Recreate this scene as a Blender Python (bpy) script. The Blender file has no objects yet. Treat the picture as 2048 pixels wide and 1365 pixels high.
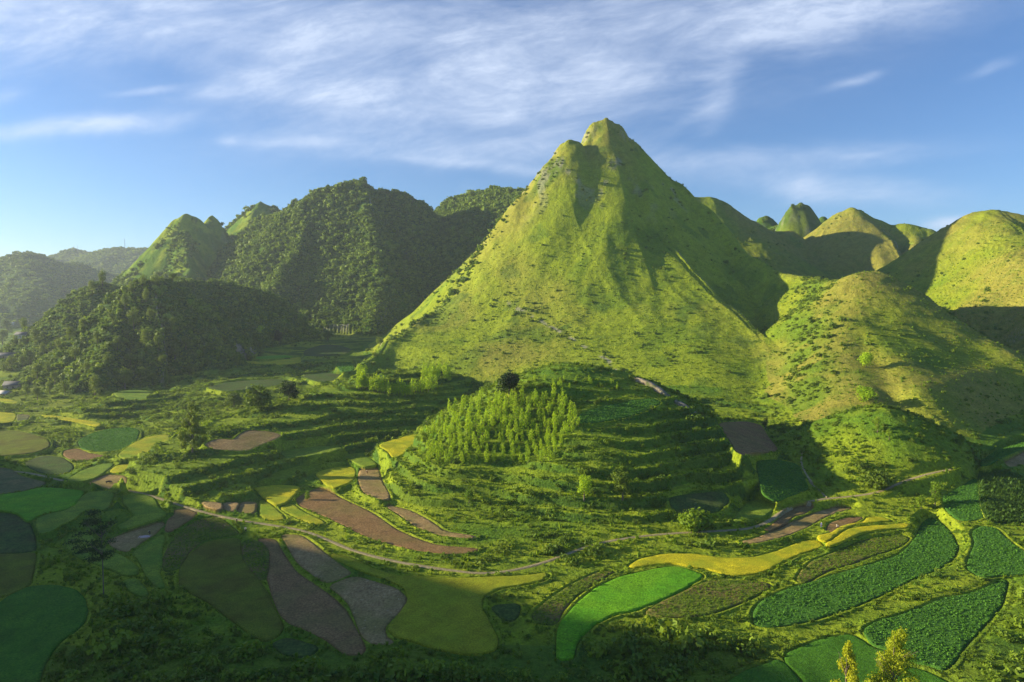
import bpy, bmesh, math, random
import numpy as np
from mathutils import Vector, Matrix, geometry as mgeo
import os
R = math.radians
FASTDBG = False

# ------------------------------------------------------------------ camera, world, sun, exposure
HC = 80.0                      # camera height over the valley floor
FPX = 1334.0                   # focal length in pixels of the 2048 px wide frame
HORIZ = 600.0                  # image row of the horizon
PITCH = math.atan((682.5 - HORIZ) / FPX)
SUN_AZ, SUN_EL = 6.0, 14.0    # sun to the left, turned this much towards the far side; elevation

scene = bpy.context.scene
cam_d = bpy.data.cameras.new('camera')
cam = bpy.data.objects.new('camera', cam_d)
scene.collection.objects.link(cam)
cam.location = (0, 0, HC)
cam.rotation_euler = (math.pi / 2 - PITCH, 0, 0)
cam_d.sensor_width = 36
cam_d.lens = 36 * FPX / 2048
cam_d.clip_end = 30000
scene.camera = cam

az = R(SUN_AZ); el = R(SUN_EL)
sdir = Vector((-math.cos(az) * math.cos(el), math.sin(az) * math.cos(el), math.sin(el)))
sd = bpy.data.lights.new('sun', 'SUN')
sd.energy = 5.0; sd.angle = R(0.55); sd.color = (1.0, 0.87, 0.57)
sun = bpy.data.objects.new('sun', sd)
scene.collection.objects.link(sun)
sun.rotation_euler = sdir.to_track_quat('Z', 'Y').to_euler()

class NT:
    """tiny helper to write node trees"""
    def __init__(s, tree):
        s.t = tree; s.n = tree.nodes; s.l = tree.links
    def new(s, kind, **kw):
        n = s.n.new(kind)
        for k, v in kw.items(): setattr(n, k, v)
        return n
    def put(s, sock, v):
        if v is None: return
        if isinstance(v, bpy.types.NodeSocket): s.l.new(v, sock)
        else: sock.default_value = v
    def math(s, op, a, b=None, c=None, clamp=False):
        n = s.new('ShaderNodeMath', operation=op, use_clamp=clamp)
        for i, v in enumerate((a, b, c)):
            if v is not None: s.put(n.inputs[i], v)
        return n.outputs[0]
    def vmath(s, op, a, b=None):
        n = s.new('ShaderNodeVectorMath', operation=op)
        s.put(n.inputs[0], a)
        if b is not None: s.put(n.inputs[1], b)
        return n.outputs[0]
    def noise(s, vec, scale, detail=4, rough=.55, dist=0, lac=2.0):
        n = s.new('ShaderNodeTexNoise')
        s.put(n.inputs['Vector'], vec)
        n.inputs['Scale'].default_value = scale; n.inputs['Detail'].default_value = detail
        n.inputs['Roughness'].default_value = rough; n.inputs['Distortion'].default_value = dist
        n.inputs['Lacunarity'].default_value = lac
        return n.outputs['Fac']
    def mapr(s, v, a, b, c=0., d=1., smooth=False):
        n = s.new('ShaderNodeMapRange', clamp=True)
        if smooth: n.interpolation_type = 'SMOOTHSTEP'
        for i, x in enumerate((v, a, b, c, d)): s.put(n.inputs[i], x)
        return n.outputs[0]
    def mix(s, f, a, b, mode='MIX'):
        n = s.new('ShaderNodeMix', data_type='RGBA', blend_type=mode)
        s.put(n.inputs[0], f)
        s.put(n.inputs[6], col(a) if isinstance(a, (tuple, list)) else a)
        s.put(n.inputs[7], col(b) if isinstance(b, (tuple, list)) else b)
        return n.outputs[2]
    def comb(s, x, y, z):
        n = s.new('ShaderNodeCombineXYZ')
        for i, v in enumerate((x, y, z)): s.put(n.inputs[i], v)
        return n.outputs[0]
def col(c): return tuple(c) if len(c) == 4 else (c[0], c[1], c[2], 1)

world = bpy.data.worlds.new('World'); scene.world = world; world.use_nodes = True
def build_world():
    w = NT(world.node_tree); w.n.clear()
    out = w.new('ShaderNodeOutputWorld'); bg = w.new('ShaderNodeBackground')
    w.l.new(bg.outputs[0], out.inputs[0])
    sky = w.new('ShaderNodeTexSky', sky_type='NISHITA', sun_disc=False)
    sky.sun_elevation = R(32)
    sky.sun_rotation = math.atan2(sdir.x, sdir.y)
    sky.sun_elevation = el
    sky.altitude = 900; sky.air_density = 1.0; sky.dust_density = 0.45; sky.ozone_density = 3.0
    tc = w.new('ShaderNodeTexCoord'); sep = w.new('ShaderNodeSeparateXYZ')
    w.l.new(tc.outputs['Generated'], sep.inputs[0])
    X, Y, Z = sep.outputs
    Yc = w.math('MAXIMUM', Y, 0.05)
    U = w.math('DIVIDE', X, Yc); V = w.math('DIVIDE', Z, Yc)        # tangent-plane angles to the north of the valley
    P = w.comb(U, V, 0.0)
    # cirrus banks: centre (u,v), half sizes, tilt, weight, streak angle
    def uv(px, py): return (px - 1024) / FPX, (HORIZ - py) / FPX
    banks = [(60, 35, 330, 80, 3, 2.4), (440, 55, 330, 55, -3, 1.5), (620, 20, 130, 60, 40, .6),
             (900, 215, 330, 40, -14, 1.0), (620, 185, 210, 22, -11, 1.3), (1050, 120, 460, 130, 8, .85), (1250, 60, 620, 80, 6, .55),
             (1330, 95, 480, 55, 12, .95), (1090, 210, 260, 48, 2, .75), (1440, 190, 30, 75, -24, .75),
             (1700, 25, 320, 40, 8, .45), (150, 262, 230, 15, 5, 1.5), (900, 300, 300, 26, -3, .95),
             (960, 335, 170, 10, -5, 1.1), (640, 286, 80, 9, -2, 1.2), (1560, 322, 240, 22, 3, 1.3),
             (1650, 375, 190, 24, -4, 1.6), (335, 188, 55, 6, 8, 1.2), (480, 190, 60, 14, -3, 1.2),
             (20, 205, 50, 14, 12, .5), (1960, 140, 50, 10, 16, .5), (1395, 235, 70, 12, 28, .6),
             (1915, 452, 45, 14, 6, 1.6), (1690, 165, 40, 8, 20, .45), (480, 282, 26, 9, 3, .6)]
    fine = w.noise(w.comb(w.math('MULTIPLY', U, .30), w.math('MULTIPLY_ADD', U, -.16, V), 0.0), 9.5, 9, .64, .6)
    wx = w.noise(P, 2.6, 3, .5); wy = w.noise(w.vmath('ADD', P, (7.3, 2.1, 3.)), 3.4, 4, .55)
    Uw = w.math('MULTIPLY_ADD', w.math('SUBTRACT', wx, .5), .12, U)
    Vw = w.math('MULTIPLY_ADD', w.math('SUBTRACT', wy, .5), .040, V)
    total = None
    for (px, py, hx, hy, tilt, wt) in banks:
        cu, cv = uv(px, py); a = R(tilt); c, s_ = math.cos(a), math.sin(a)
        du = w.math('SUBTRACT', Uw, cu); dv = w.math('SUBTRACT', Vw, cv)
        a1 = w.math('MULTIPLY_ADD', du, c * FPX / hx, w.math('MULTIPLY', dv, s_ * FPX / hx))
        a2 = w.math('MULTIPLY_ADD', dv, c * FPX / hy, w.math('MULTIPLY', du, -s_ * FPX / hy))
        q = w.math('MULTIPLY_ADD', a1, a1, w.math('MULTIPLY', a2, a2))
        g = w.math('MULTIPLY', w.math('EXPONENT', w.math('MULTIPLY', q, -1.0)), wt)
        total = g if total is None else w.math('ADD', total, g)
    streak = w.mapr(fine, .34, .66, 0.10, 1.45)
    soft = w.mapr(w.noise(w.comb(w.math('MULTIPLY', Uw, .35), w.math('MULTIPLY_ADD', Uw, -.12, Vw), 3.0), 30, 8, .66, .3), .32, .70, .35, 1.35)
    cover = w.math('SUBTRACT', 1.0, w.math('EXPONENT', w.math('MULTIPLY', total, -1.15)))
    tex = w.math('MULTIPLY', streak, soft)
    tex = w.math('ADD', w.math('MULTIPLY', cover, .34), w.math('MULTIPLY', tex, .76))
    dens = w.math('MULTIPLY', cover, w.mapr(tex, .02, 1.25, 0, .86))
    # a few wisps everywhere else in the sky dome
    wisps = w.mapr(w.noise(w.vmath('MULTIPLY', tc.outputs['Generated'], (1.0, 1.0, 3.2)), 3.0, 7, .62, 1.5), .56, .8, 0, .22)
    back = w.mapr(Y, -.1, .25, 1, .25)
    dens = w.math('MAXIMUM', dens, w.math('MULTIPLY', wisps, back))
    hs = w.new('ShaderNodeHueSaturation'); w.l.new(sky.outputs[0], hs.inputs['Color'])
    hs.inputs['Saturation'].default_value = 1.0
    grade = w.mix(1.0, hs.outputs[0], (1.02, 1.20, 1.46), 'MULTIPLY')
    colr = w.mix(dens, grade, (6.6, 7.5, 9.2))
    w.l.new(colr, bg.inputs['Color'])
    bg.inputs['Strength'].default_value = 0.060
build_world()
scene.view_settings.view_transform = 'Standard'
scene.view_settings.look = 'None'
scene.view_settings.gamma = 1
scene.view_settings.exposure = 1.08
scene.cycles.volume_bounces = 0
scene.cycles.max_bounces = 6
scene.cycles.transparent_max_bounces = 6
scene.cycles.use_adaptive_sampling = True
scene.cycles.adaptive_threshold = 0.015

#--
# ------------------------------------------------------------------ helpers: tags, noise, camera rays
def tag(o, label=None, cat=None, group=None, kind=None):
    if label: o['label'] = label
    if cat: o['category'] = cat
    if group: o['group'] = group
    if kind: o['kind'] = kind
    return o
def link(o, parent=None):
    scene.collection.objects.link(o)
    if parent is not None: o.parent = parent
    return o
def obj(name, me, parent=None, mat=None):
    o = bpy.data.objects.new(name, me)
    if mat is not None:
        me.materials.clear(); me.materials.append(mat)
    return link(o, parent)
def empty(name, loc, rz=0.):
    o = bpy.data.objects.new(name, None); link(o)
    o.location = loc; o.rotation_euler = (0, 0, rz); o.empty_display_size = .5
    return o
def mesh_np(name, V, F, smooth=True):
    """V (n,3), F (m,3) or (m,4) int"""
    me = bpy.data.meshes.new(name)
    V = np.asarray(V, np.float32); F = np.asarray(F, np.int32)
    k = F.shape[1]
    me.vertices.add(len(V)); me.vertices.foreach_set('co', V.ravel())
    me.loops.add(F.size); me.loops.foreach_set('vertex_index', F.ravel())
    me.polygons.add(len(F)); me.polygons.foreach_set('loop_start', np.arange(0, F.size, k, dtype=np.int32))
    if smooth: me.polygons.foreach_set('use_smooth', np.ones(len(F), bool))
    me.update(calc_edges=True)
    return me

def _hash(ix, iy, seed):
    h = (ix * 374761393 + iy * 668265263 + seed * 1442695041) & 0xFFFFFFFF
    h = ((h ^ (h >> 13)) * 1274126177) & 0xFFFFFFFF
    h = h ^ (h >> 16)
    return (h & 0xFFFF).astype(np.float32) / 65535.0
def vnoise(x, y, seed=0):
    x0 = np.floor(x); y0 = np.floor(y)
    fx = (x - x0).astype(np.float32); fy = (y - y0).astype(np.float32)
    ix = x0.astype(np.int64); iy = y0.astype(np.int64)
    fx = fx * fx * fx * (fx * (fx * 6 - 15) + 10); fy = fy * fy * fy * (fy * (fy * 6 - 15) + 10)
    a = _hash(ix, iy, seed); b = _hash(ix + 1, iy, seed); c = _hash(ix, iy + 1, seed); d = _hash(ix + 1, iy + 1, seed)
    return (a + (b - a) * fx) * (1 - fy) + (c + (d - c) * fx) * fy
def fbm(x, y, wl, octv=4, seed=0, gain=.5):
    """-1..1, base wavelength wl"""
    s = 0.; amp = 1.; tot = 0.; f = 1. / wl
    c, sn = math.cos(.6), math.sin(.6)
    for o in range(octv):
        s = s + amp * (vnoise(x * f + 13.7 * o, y * f - 7.1 * o, seed + o) * 2 - 1); tot += amp
        amp *= gain; f *= 2.03; x, y = c * x - sn * y, sn * x + c * y
    return s / tot
def ridged(x, y, wl, octv=3, seed=0):
    s = 0.; amp = 1.; tot = 0.; f = 1. / wl
    for o in range(octv):
        n = 1 - np.abs(vnoise(x * f + 5.3 * o, y * f + 9.1 * o, seed + o) * 2 - 1)
        s = s + amp * n * n; tot += amp; amp *= .5; f *= 2.1
    return s / tot
def sstep(x, a, b):
    t = np.clip((x - a) / (b - a), 0, 1); return t * t * (3 - 2 * t)

CP, SP = math.cos(PITCH), math.sin(PITCH)
def ray(px, py):
    """direction through an image point, scaled so that its y (distance north) is 1"""
    a = (px - 1024) / FPX; b = (682.5 - py) / FPX
    y = CP + b * SP; z = -SP + b * CP
    return np.array([a / y, 1.0, z / y])
def at(px, py, D):
    r = ray(px, py); return np.array([r[0] * D, D, HC + r[2] * D])
def project(P):
    P = np.asarray(P, float); x, y, z = P[..., 0], P[..., 1], P[..., 2] - HC
    d = y * CP - z * SP; u = y * SP + z * CP
    return 1024 + FPX * x / d, 682.5 - FPX * u / d

# ------------------------------------------------------------------ terrain
KD = np.array([0, 100, 150, 200, 270, 345, 430, 520, 650, 900, 1300, 2000, 6000], float)
KU = np.array([-.80, -.60, -.42, .05, .30, .45, .80])
KZ = np.array([
    [0, 0, 0, 0, 0, 0, 1, 2, 3, 6, 9, 9, 9],
    [0, 0, 0, 0, 0, 1, 3, 6, 9, 14, 18, 18, 18],
    [0, 0, 0, 0, 0, 3, 9, 14, 20, 34, 45, 45, 45],
    [0, 0, 0, 0, 1, 5, 11, 16, 24, 36, 60, 60, 60],
    [0, 0, 0, 0, 3, 10, 19, 30, 50, 100, 110, 110, 90],
    [0, 0, 0, 0, 4, 11, 20, 38, 60, 105, 110, 110, 90],
    [2, 2, 2, 2, 5, 12, 22, 34, 50, 100, 110, 110, 90]], float)
def floor_z(x, y):
    r = np.maximum(y, 60.)
    u = np.clip(x / np.maximum(r, 60), KU[0], KU[-1])
    yy = np.clip(y, 0, 6000)
    cols = [np.interp(yy, KD, KZ[i]) for i in range(len(KU))]
    out = np.zeros_like(x)
    for i in range(len(KU) - 1):
        m = (u >= KU[i]) & (u <= KU[i + 1])
        t = (u - KU[i]) / (KU[i + 1] - KU[i]); t = t * t * (3 - 2 * t)
        out = np.where(m, cols[i] * (1 - t) + cols[i + 1] * t, out)
    return out

# each hill: slope, concavity length, crest rounding, warp, list of ridges; ridge points = (px, py, distance)
HILLS = {
 'mountain': dict(s=1.45, L=330, e=8, warp=6, k=9, ridges=[
    [(1212,240,810),(1176,280,802),(1162,298,797),(1140,284,788)],
    [(1138,285,788),(1108,316,782),(1092,352,775),(1050,388,762),(1005,468,745),(968,528,725),(925,590,700),(850,645,650),(780,690,590),(735,722,555),(690,742,530)],
    [(1138,287,788),(1182,338,772),(1235,400,745),(1285,448,715),(1350,522,665),(1430,597,600),(1500,668,540),(1560,742,470),(1590,795,425)],
    [(1140,290,788),(1190,420,735),(1215,520,675),(1245,580,625)],
    [(1215,241,810),(1262,275,812),(1300,325,806),(1352,367,792),(1400,410,770),(1434,446,750),(1478,500,715),(1560,542,665),(1640,557,625)],
 ]),
 'summit_knob': dict(s=3.0, L=400, e=14, warp=2, k=4, ridges=[
    [(1190,244,812),(1212,237,810),(1236,246,810)], [(1126,288,790),(1138,281,788),(1152,282,788)],
 ]),
 'right': dict(s=.9, L=420, e=24, warp=5, k=9, ridges=[
    [(1640,560,620),(1700,560,570),(1740,545,525)],
    [(1740,545,525),(1800,588,505),(1880,640,480),(1960,683,455),(2048,728,430),(2150,775,400)],
    [(1740,546,525),(1700,640,470),(1690,720,415),(1720,790,365)],
    [(1742,550,525),(1775,650,465),(1800,740,405),(1830,800,360)],
 ]),
 'small': dict(s=.95, L=900, e=26, warp=3, k=7, ridges=[
    [(1700,832,306),(1760,815,302),(1815,835,300)],
    [(1740,850,296),(1715,905,280)],
 ]),
 'knoll': dict(s=.85, L=900, e=42, warp=4, k=8, ridges=[
    [(1020,790,318),(1075,752,328),(1130,732,334),(1190,738,334),(1250,758,328),(1300,785,318)],
    [(1190,745,334),(1200,800,300)],
    [(1300,790,318),(1370,850,295)],
    [(1020,795,318),(960,850,300)],
 ]),
 'ring_mound': dict(s=.62, L=900, e=30, warp=3, k=7, ridges=[[(752,748,428),(800,742,436),(862,742,440)]]),
 'spur': dict(s=.55, L=900, e=58, warp=5, k=7, ridges=[
    [(360,912,290),(440,868,324),(520,836,350),(620,802,384),(700,775,410),(790,752,438)],
 ]),
 'mound': dict(s=.5, L=900, e=22, warp=5, k=7, ridges=[
    [(120,850,420),(200,810,450),(270,785,480)],
 ]),
 'left_knoll': dict(s=1.2, L=260, e=9, warp=5, k=8, ridges=[
    [(250,580,655),(290,562,658),(330,560,665),(362,578,668)],
    [(232,600,655),(160,668,640),(100,720,610)],
    [(330,566,665),(345,640,620)], [(262,577,655),(230,660,600),(200,730,545)],
    [(362,578,668),(400,640,645),(440,702,605)],
 ]),
 'left_back': dict(s=1.1, L=300, e=14, warp=5, k=8, ridges=[
    [(235,574,800),(200,568,800),(178,578,800),(130,640,800),(80,690,790)],
 ]),
 'middle': dict(s=1.15, L=300, e=12, warp=6, k=8, ridges=[
    [(360,562,760),(450,566,790),(510,578,825),(545,598,845)],
 ]),
 'forest': dict(s=1.25, L=420, e=9, warp=9, k=12, ridges=[
    [(720,362,1180),(690,368,1180),(660,388,1175),(632,382,1170),(600,402,1165),(565,428,1170),(520,440,1200)],
    [(720,362,1180),(748,385,1190),(800,384,1200),(838,408,1215),(868,436,1240)],
    [(640,388,1172),(600,470,1080),(560,560,980)],
    [(725,368,1180),(752,470,1050),(765,560,960),(740,640,880)],
 ]),
 'forest_right': dict(s=1.15, L=420, e=10, warp=8, k=10, ridges=[
    [(868,436,1330),(905,400,1290),(940,388,1270),(990,380,1220),(1040,382,1180),(1100,400,1100)],
    [(990,382,1220),(960,470,1130)],
 ]),
 'left_peak': dict(s=1.2, L=400, e=10, warp=7, k=9, ridges=[
    [(478,462,1420),(490,428,1410),(520,403,1400),(548,415,1400),(575,440,1400)],
    [(520,404,1400),(500,480,1300),(480,560,1200)],
 ]),
 'karst': dict(s=1.35, L=420, e=7, warp=4, k=6, ridges=[
    [(352,440,1200),(372,429,1200),(392,436,1205)],
    [(352,440,1200),(325,480,1190),(300,512,1180),(262,540,1165),(228,572,1150)],
    [(400,470,1220),(450,474,1260),(478,466,1300)],
    [(370,440,1200),(380,540,1080)],
 ]),
 'karst_spire': dict(s=2.3, L=400, e=9, warp=3, k=4, ridges=[[(417,440,1228),(424,432,1228),(430,437,1228)], [(362,436,1202),(374,428,1202),(388,434,1202)]]),
 'far_left': dict(s=.6, L=900, e=30, warp=22, k=20, ridges=[
    [(-160,500,2000),(-60,520,2000),(0,518,2000),(50,506,2000),(95,520,2050),(140,528,2100),(200,545,2200),(300,560,2300)],
    [(50,508,2000),(70,580,1700)], [(140,528,2100),(180,600,1750)],
 ]),
 'far_left_back': dict(s=.5, L=900, e=30, warp=22, k=20, ridges=[
    [(60,535,2900),(120,512,2900),(153,500,2900),(185,507,2900),(235,496,2800),(300,498,2800),(380,500,2800)],
 ]),
 'back_crest': dict(s=.95, L=380, e=10, warp=7, k=8, ridges=[
    [(1380,396,1010),(1412,395,1010),(1440,402,1010),(1470,425,1020),(1505,440,1030),(1545,462,1040),(1575,463,1040)],
    [(1425,400,1010),(1490,500,960)],
 ]),
 'tower': dict(s=2.1, L=300, e=10, warp=3, k=6, ridges=[
    [(1588,408,1180),(1602,404,1180),(1612,408,1180)], [(1645,434,1240),(1648,434,1240)],
    [(1524,432,1250),(1532,431,1250),(1541,436,1250)],
 ]),
 'tower_foot': dict(s=.9, L=300, e=10, warp=3, k=6, ridges=[
    [(1545,455,1230),(1580,458,1190),(1640,446,1200),(1670,448,1200)],
 ]),
 'back_hill': dict(s=.95, L=420, e=10, warp=7, k=9, ridges=[
    [(1648,452,1060),(1680,425,1050),(1702,417,1045),(1722,422,1040),(1765,442,1030),(1782,452,1020)],
    [(1782,452,1020),(1812,448,1010),(1850,457,1000),(1890,490,980)],
    [(1702,418,1045),(1740,480,980),(1770,540,890)],
    [(1830,455,1005),(1830,520,900)],
 ]),
 'far_right': dict(s=.7, L=500, e=16, warp=7, k=9, ridges=[
    [(1860,478,1700),(1895,462,1700),(1930,462,1700),(1980,470,1700)],
 ]),
 'right_hill': dict(s=.90, L=480, e=22, warp=6, k=9, ridges=[
    [(1955,426,745),(1985,421,735),(2015,428,725),(2060,450,710),(2150,470,700)],
    [(1955,426,745),(1925,465,745),(1900,505,745),(1860,545,750)],
    [(1985,423,735),(2030,470,660),(2090,540,560),(2150,640,470)],
 ]),
 'right_spur': dict(s=.8, L=300, e=14, warp=5, k=9, ridges=[
    [(2100,560,610),(2040,575,590),(1985,592,565),(1930,625,545)],
 ]),
 # out of the frame to the left: the ridge whose shadow lies over the near fields
 'shade_ridge': dict(s=.9, L=500, e=14, warp=8, k=10, world=True, ridges=[
    [(-640,-260,160),(-520,-60,165),(-448,105,150),(-447,186,130),(-447,213,117),(-447,229,107),(-447,245,98),(-449,261,90),(-453,294,78),(-460,331,61),(-475,411,33),(-520,468,10)],
 ]),
 'shade_hill': dict(s=.9, L=500, e=14, warp=8, k=10, world=True, ridges=[
    [(-760,560,80),(-1000,700,110),(-1500,1100,150)],
 ]),
}
# broad faces between the ridges: rows of points, (px, py, distance)
FACES = {
 'mountain': [
  [(1098,345,776),(1115,330,780),(1135,322,782),(1160,325,780),(1182,338,772)],
  [(1005,468,745),(1085,465,728),(1180,455,722),(1235,452,718),(1285,448,715)],
  [(925,590,700),(1060,585,655),(1230,580,628),(1340,585,610),(1430,592,600)],
  [(850,645,650),(1030,660,585),(1250,665,553),(1400,655,546),(1500,662,540)],
  [(780,690,590),(990,720,525),(1270,745,475),(1430,745,458),(1560,735,470)],
  [(735,760,545),(975,785,495),(1290,822,430),(1445,822,420),(1600,815,425)]],
 'right': [
  [(1700,556,560),(1740,545,525),(1742,545,525)],
  [(1650,600,540),(1720,605,492),(1800,588,505)],
  [(1625,650,512),(1745,660,448),(1880,640,480)],
  [(1612,720,468),(1785,725,402),(1960,683,455)],
  [(1605,790,420),(1840,790,355),(2048,728,430)],
  [(1595,840,400),(1870,870,335),(2180,850,390)]],
 'right_hill': [
  [(1955,426,745),(1985,421,735)],[(1925,465,735),(2060,470,660)],[(1895,505,720),(2100,530,620)],
  [(1855,545,700),(2130,590,580)],[(1820,578,690),(2160,650,540)]],
 'left_knoll': [
  [(232,592,672),(300,566,658)],[(175,660,650),(312,640,606)],[(120,710,625),(312,710,566)],[(60,765,590),(300,782,532)]],
 'forest': [
  [(632,382,1170),(720,362,1180)],[(575,430,1150),(745,420,1110)],[(500,500,1100),(755,500,1030)],
  [(450,570,1050),(765,580,950)],[(480,650,950),(750,650,880)]],
 'back_hill': [
  [(1680,425,1050),(1722,422,1040)],[(1650,470,1020),(1780,480,960)],[(1665,545,950),(1830,560,860)]],
}
HN = list(HILLS)
def face_field(rows, X, Y):
    out = np.full(X.shape, -1e4)
    G = [[at(*p) for p in r] for r in rows]
    tris = []
    for a, b in zip(G[:-1], G[1:]):
        for k in range(len(a) - 1):
            tris += [(a[k], a[k + 1], b[k + 1]), (a[k], b[k + 1], b[k])]
    for p, q, r in tris:
        m = np.flatnonzero((X > min(p[0], q[0], r[0])) & (X < max(p[0], q[0], r[0])) & (Y > min(p[1], q[1], r[1])) & (Y < max(p[1], q[1], r[1])))
        if not len(m): continue
        det = (q[1] - r[1]) * (p[0] - r[0]) + (r[0] - q[0]) * (p[1] - r[1])
        if abs(det) < 1e-6: continue
        u = ((q[1] - r[1]) * (X[m] - r[0]) + (r[0] - q[0]) * (Y[m] - r[1])) / det
        v = ((r[1] - p[1]) * (X[m] - r[0]) + (p[0] - r[0]) * (Y[m] - r[1])) / det
        w = 1 - u - v; k = (u >= -1e-6) & (v >= -1e-6) & (w >= -1e-6)
        z = u * p[2] + v * q[2] + w * r[2]
        out[m[k]] = np.maximum(out[m[k]], z[k])
    return out
for n_, h in HILLS.items():
    h['faces'] = [FACES[q] for q in (n_, n_ + '_shade') if q in FACES] or None
    h['seg'] = []
    for rd in h['ridges']:
        P = [np.array(p, float) if h.get('world') else at(*p) for p in rd]
        for a, b in zip(P[:-1], P[1:]): h['seg'].append((a, b))

def smax(a, b, k):
    h = np.clip(.5 + .5 * (a - b) / k, 0, 1)
    return b + (a - b) * h + k * h * (1 - h)
def hill_field(h, x, y, wx, wy, fz):
    L, s, e, k = h['L'], h['s'], h['e'], h['k']
    X = x + wx * h['warp']; Y = y + wy * h['warp']
    best = np.full(x.shape, -1e4)
    for a, b in h['seg']:
        ab = b[:2] - a[:2]; l2 = float(ab @ ab) + 1e-6
        t = np.clip(((X - a[0]) * ab[0] + (Y - a[1]) * ab[1]) / l2, 0, 1)
        dx = X - a[0] - t * ab[0]; dy = Y - a[1] - t * ab[1]
        d = np.sqrt(dx * dx + dy * dy + e * e) - e
        z = a[2] + t * (b[2] - a[2]) - s * L * (1 - np.exp(-d / L))
        best = smax(best, z, k * .35)
    if h.get('faces') is not None:
        for rows in h['faces']:
            F = 0.; n = 0.
            for ox, oy in ((0, 0), (6, 0), (-6, 0), (0, 6), (0, -6)):
                f = face_field(rows, X + ox, Y + oy); ok = f > -1e3
                F = F + np.where(ok, f, 0); n = n + ok
            best = np.where(n > 0, smax(best, np.where(n > 0, F / np.maximum(n, 1) - (5 - n) * .25, -1e4), k), best)
    return best
def H0(x, y, full=False):
    x = np.asarray(x, float); y = np.asarray(y, float)
    shp = x.shape; x = x.ravel(); y = y.ravel()
    fz = floor_z(x, y)
    wx = fbm(x, y, 70, 3, 11); wy = fbm(x, y, 70, 3, 23)
    h = fz.copy(); who = np.zeros(x.shape, np.int16)
    for i, n in enumerate(HN):
        hl = HILLS[n]
        S = np.array([p[:2] for sg in hl['seg'] for p in sg])
        zt = max(p[2] for sg in hl['seg'] for p in sg)
        rad = hl['L'] * -math.log(max(1 - (zt + 10) / (hl['s'] * hl['L']), .04)) + 40
        m = (x > S[:, 0].min() - rad) & (x < S[:, 0].max() + rad) & (y > S[:, 1].min() - rad) & (y < S[:, 1].max() + rad)
        if not m.any(): continue
        f = hill_field(hl, x[m], y[m], wx[m], wy[m], fz[m])
        hm = h[m]; wm = who[m]
        wm[f > hm] = i + 1
        who[m] = wm
        h[m] = smax(hm, f, hl['k'])
    h = h.reshape(shp)
    return (h, who.reshape(shp), fz.reshape(shp)) if full else h

def ground_hit(px, py, Hf, d0=110., d1=3200.):
    """nearest terrain point along the ray through an image point"""
    r = ray(px, py); ts = np.exp(np.linspace(math.log(d0), math.log(d1), 900))
    z = HC + r[2] * ts; g = Hf(r[0] * ts, ts)
    i = np.argmax(z < g)
    if not (z < g).any(): return at(px, py, 1000.)
    lo, hi = ts[max(i - 1, 0)], ts[i]
    tt = np.linspace(lo, hi, 40); z = HC + r[2] * tt; g = Hf(r[0] * tt, tt); j = np.argmax(z < g)
    t = tt[j]
    return np.array([r[0] * t, t, HC + r[2] * t])
BIG = {'mountain', 'right', 'left_knoll', 'left_back', 'middle', 'forest', 'forest_right'}
FOREST = {'forest': 1., 'forest_right': 1., 'left_knoll': 1., 'left_back': 1., 'middle': .9, 'karst': .35, 'karst_spire': .35, 'left_peak': .3,
          'far_left': .9, 'far_left_back': .8, 'tower': .6, 'tower_foot': .3}
TERR = {}
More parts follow.
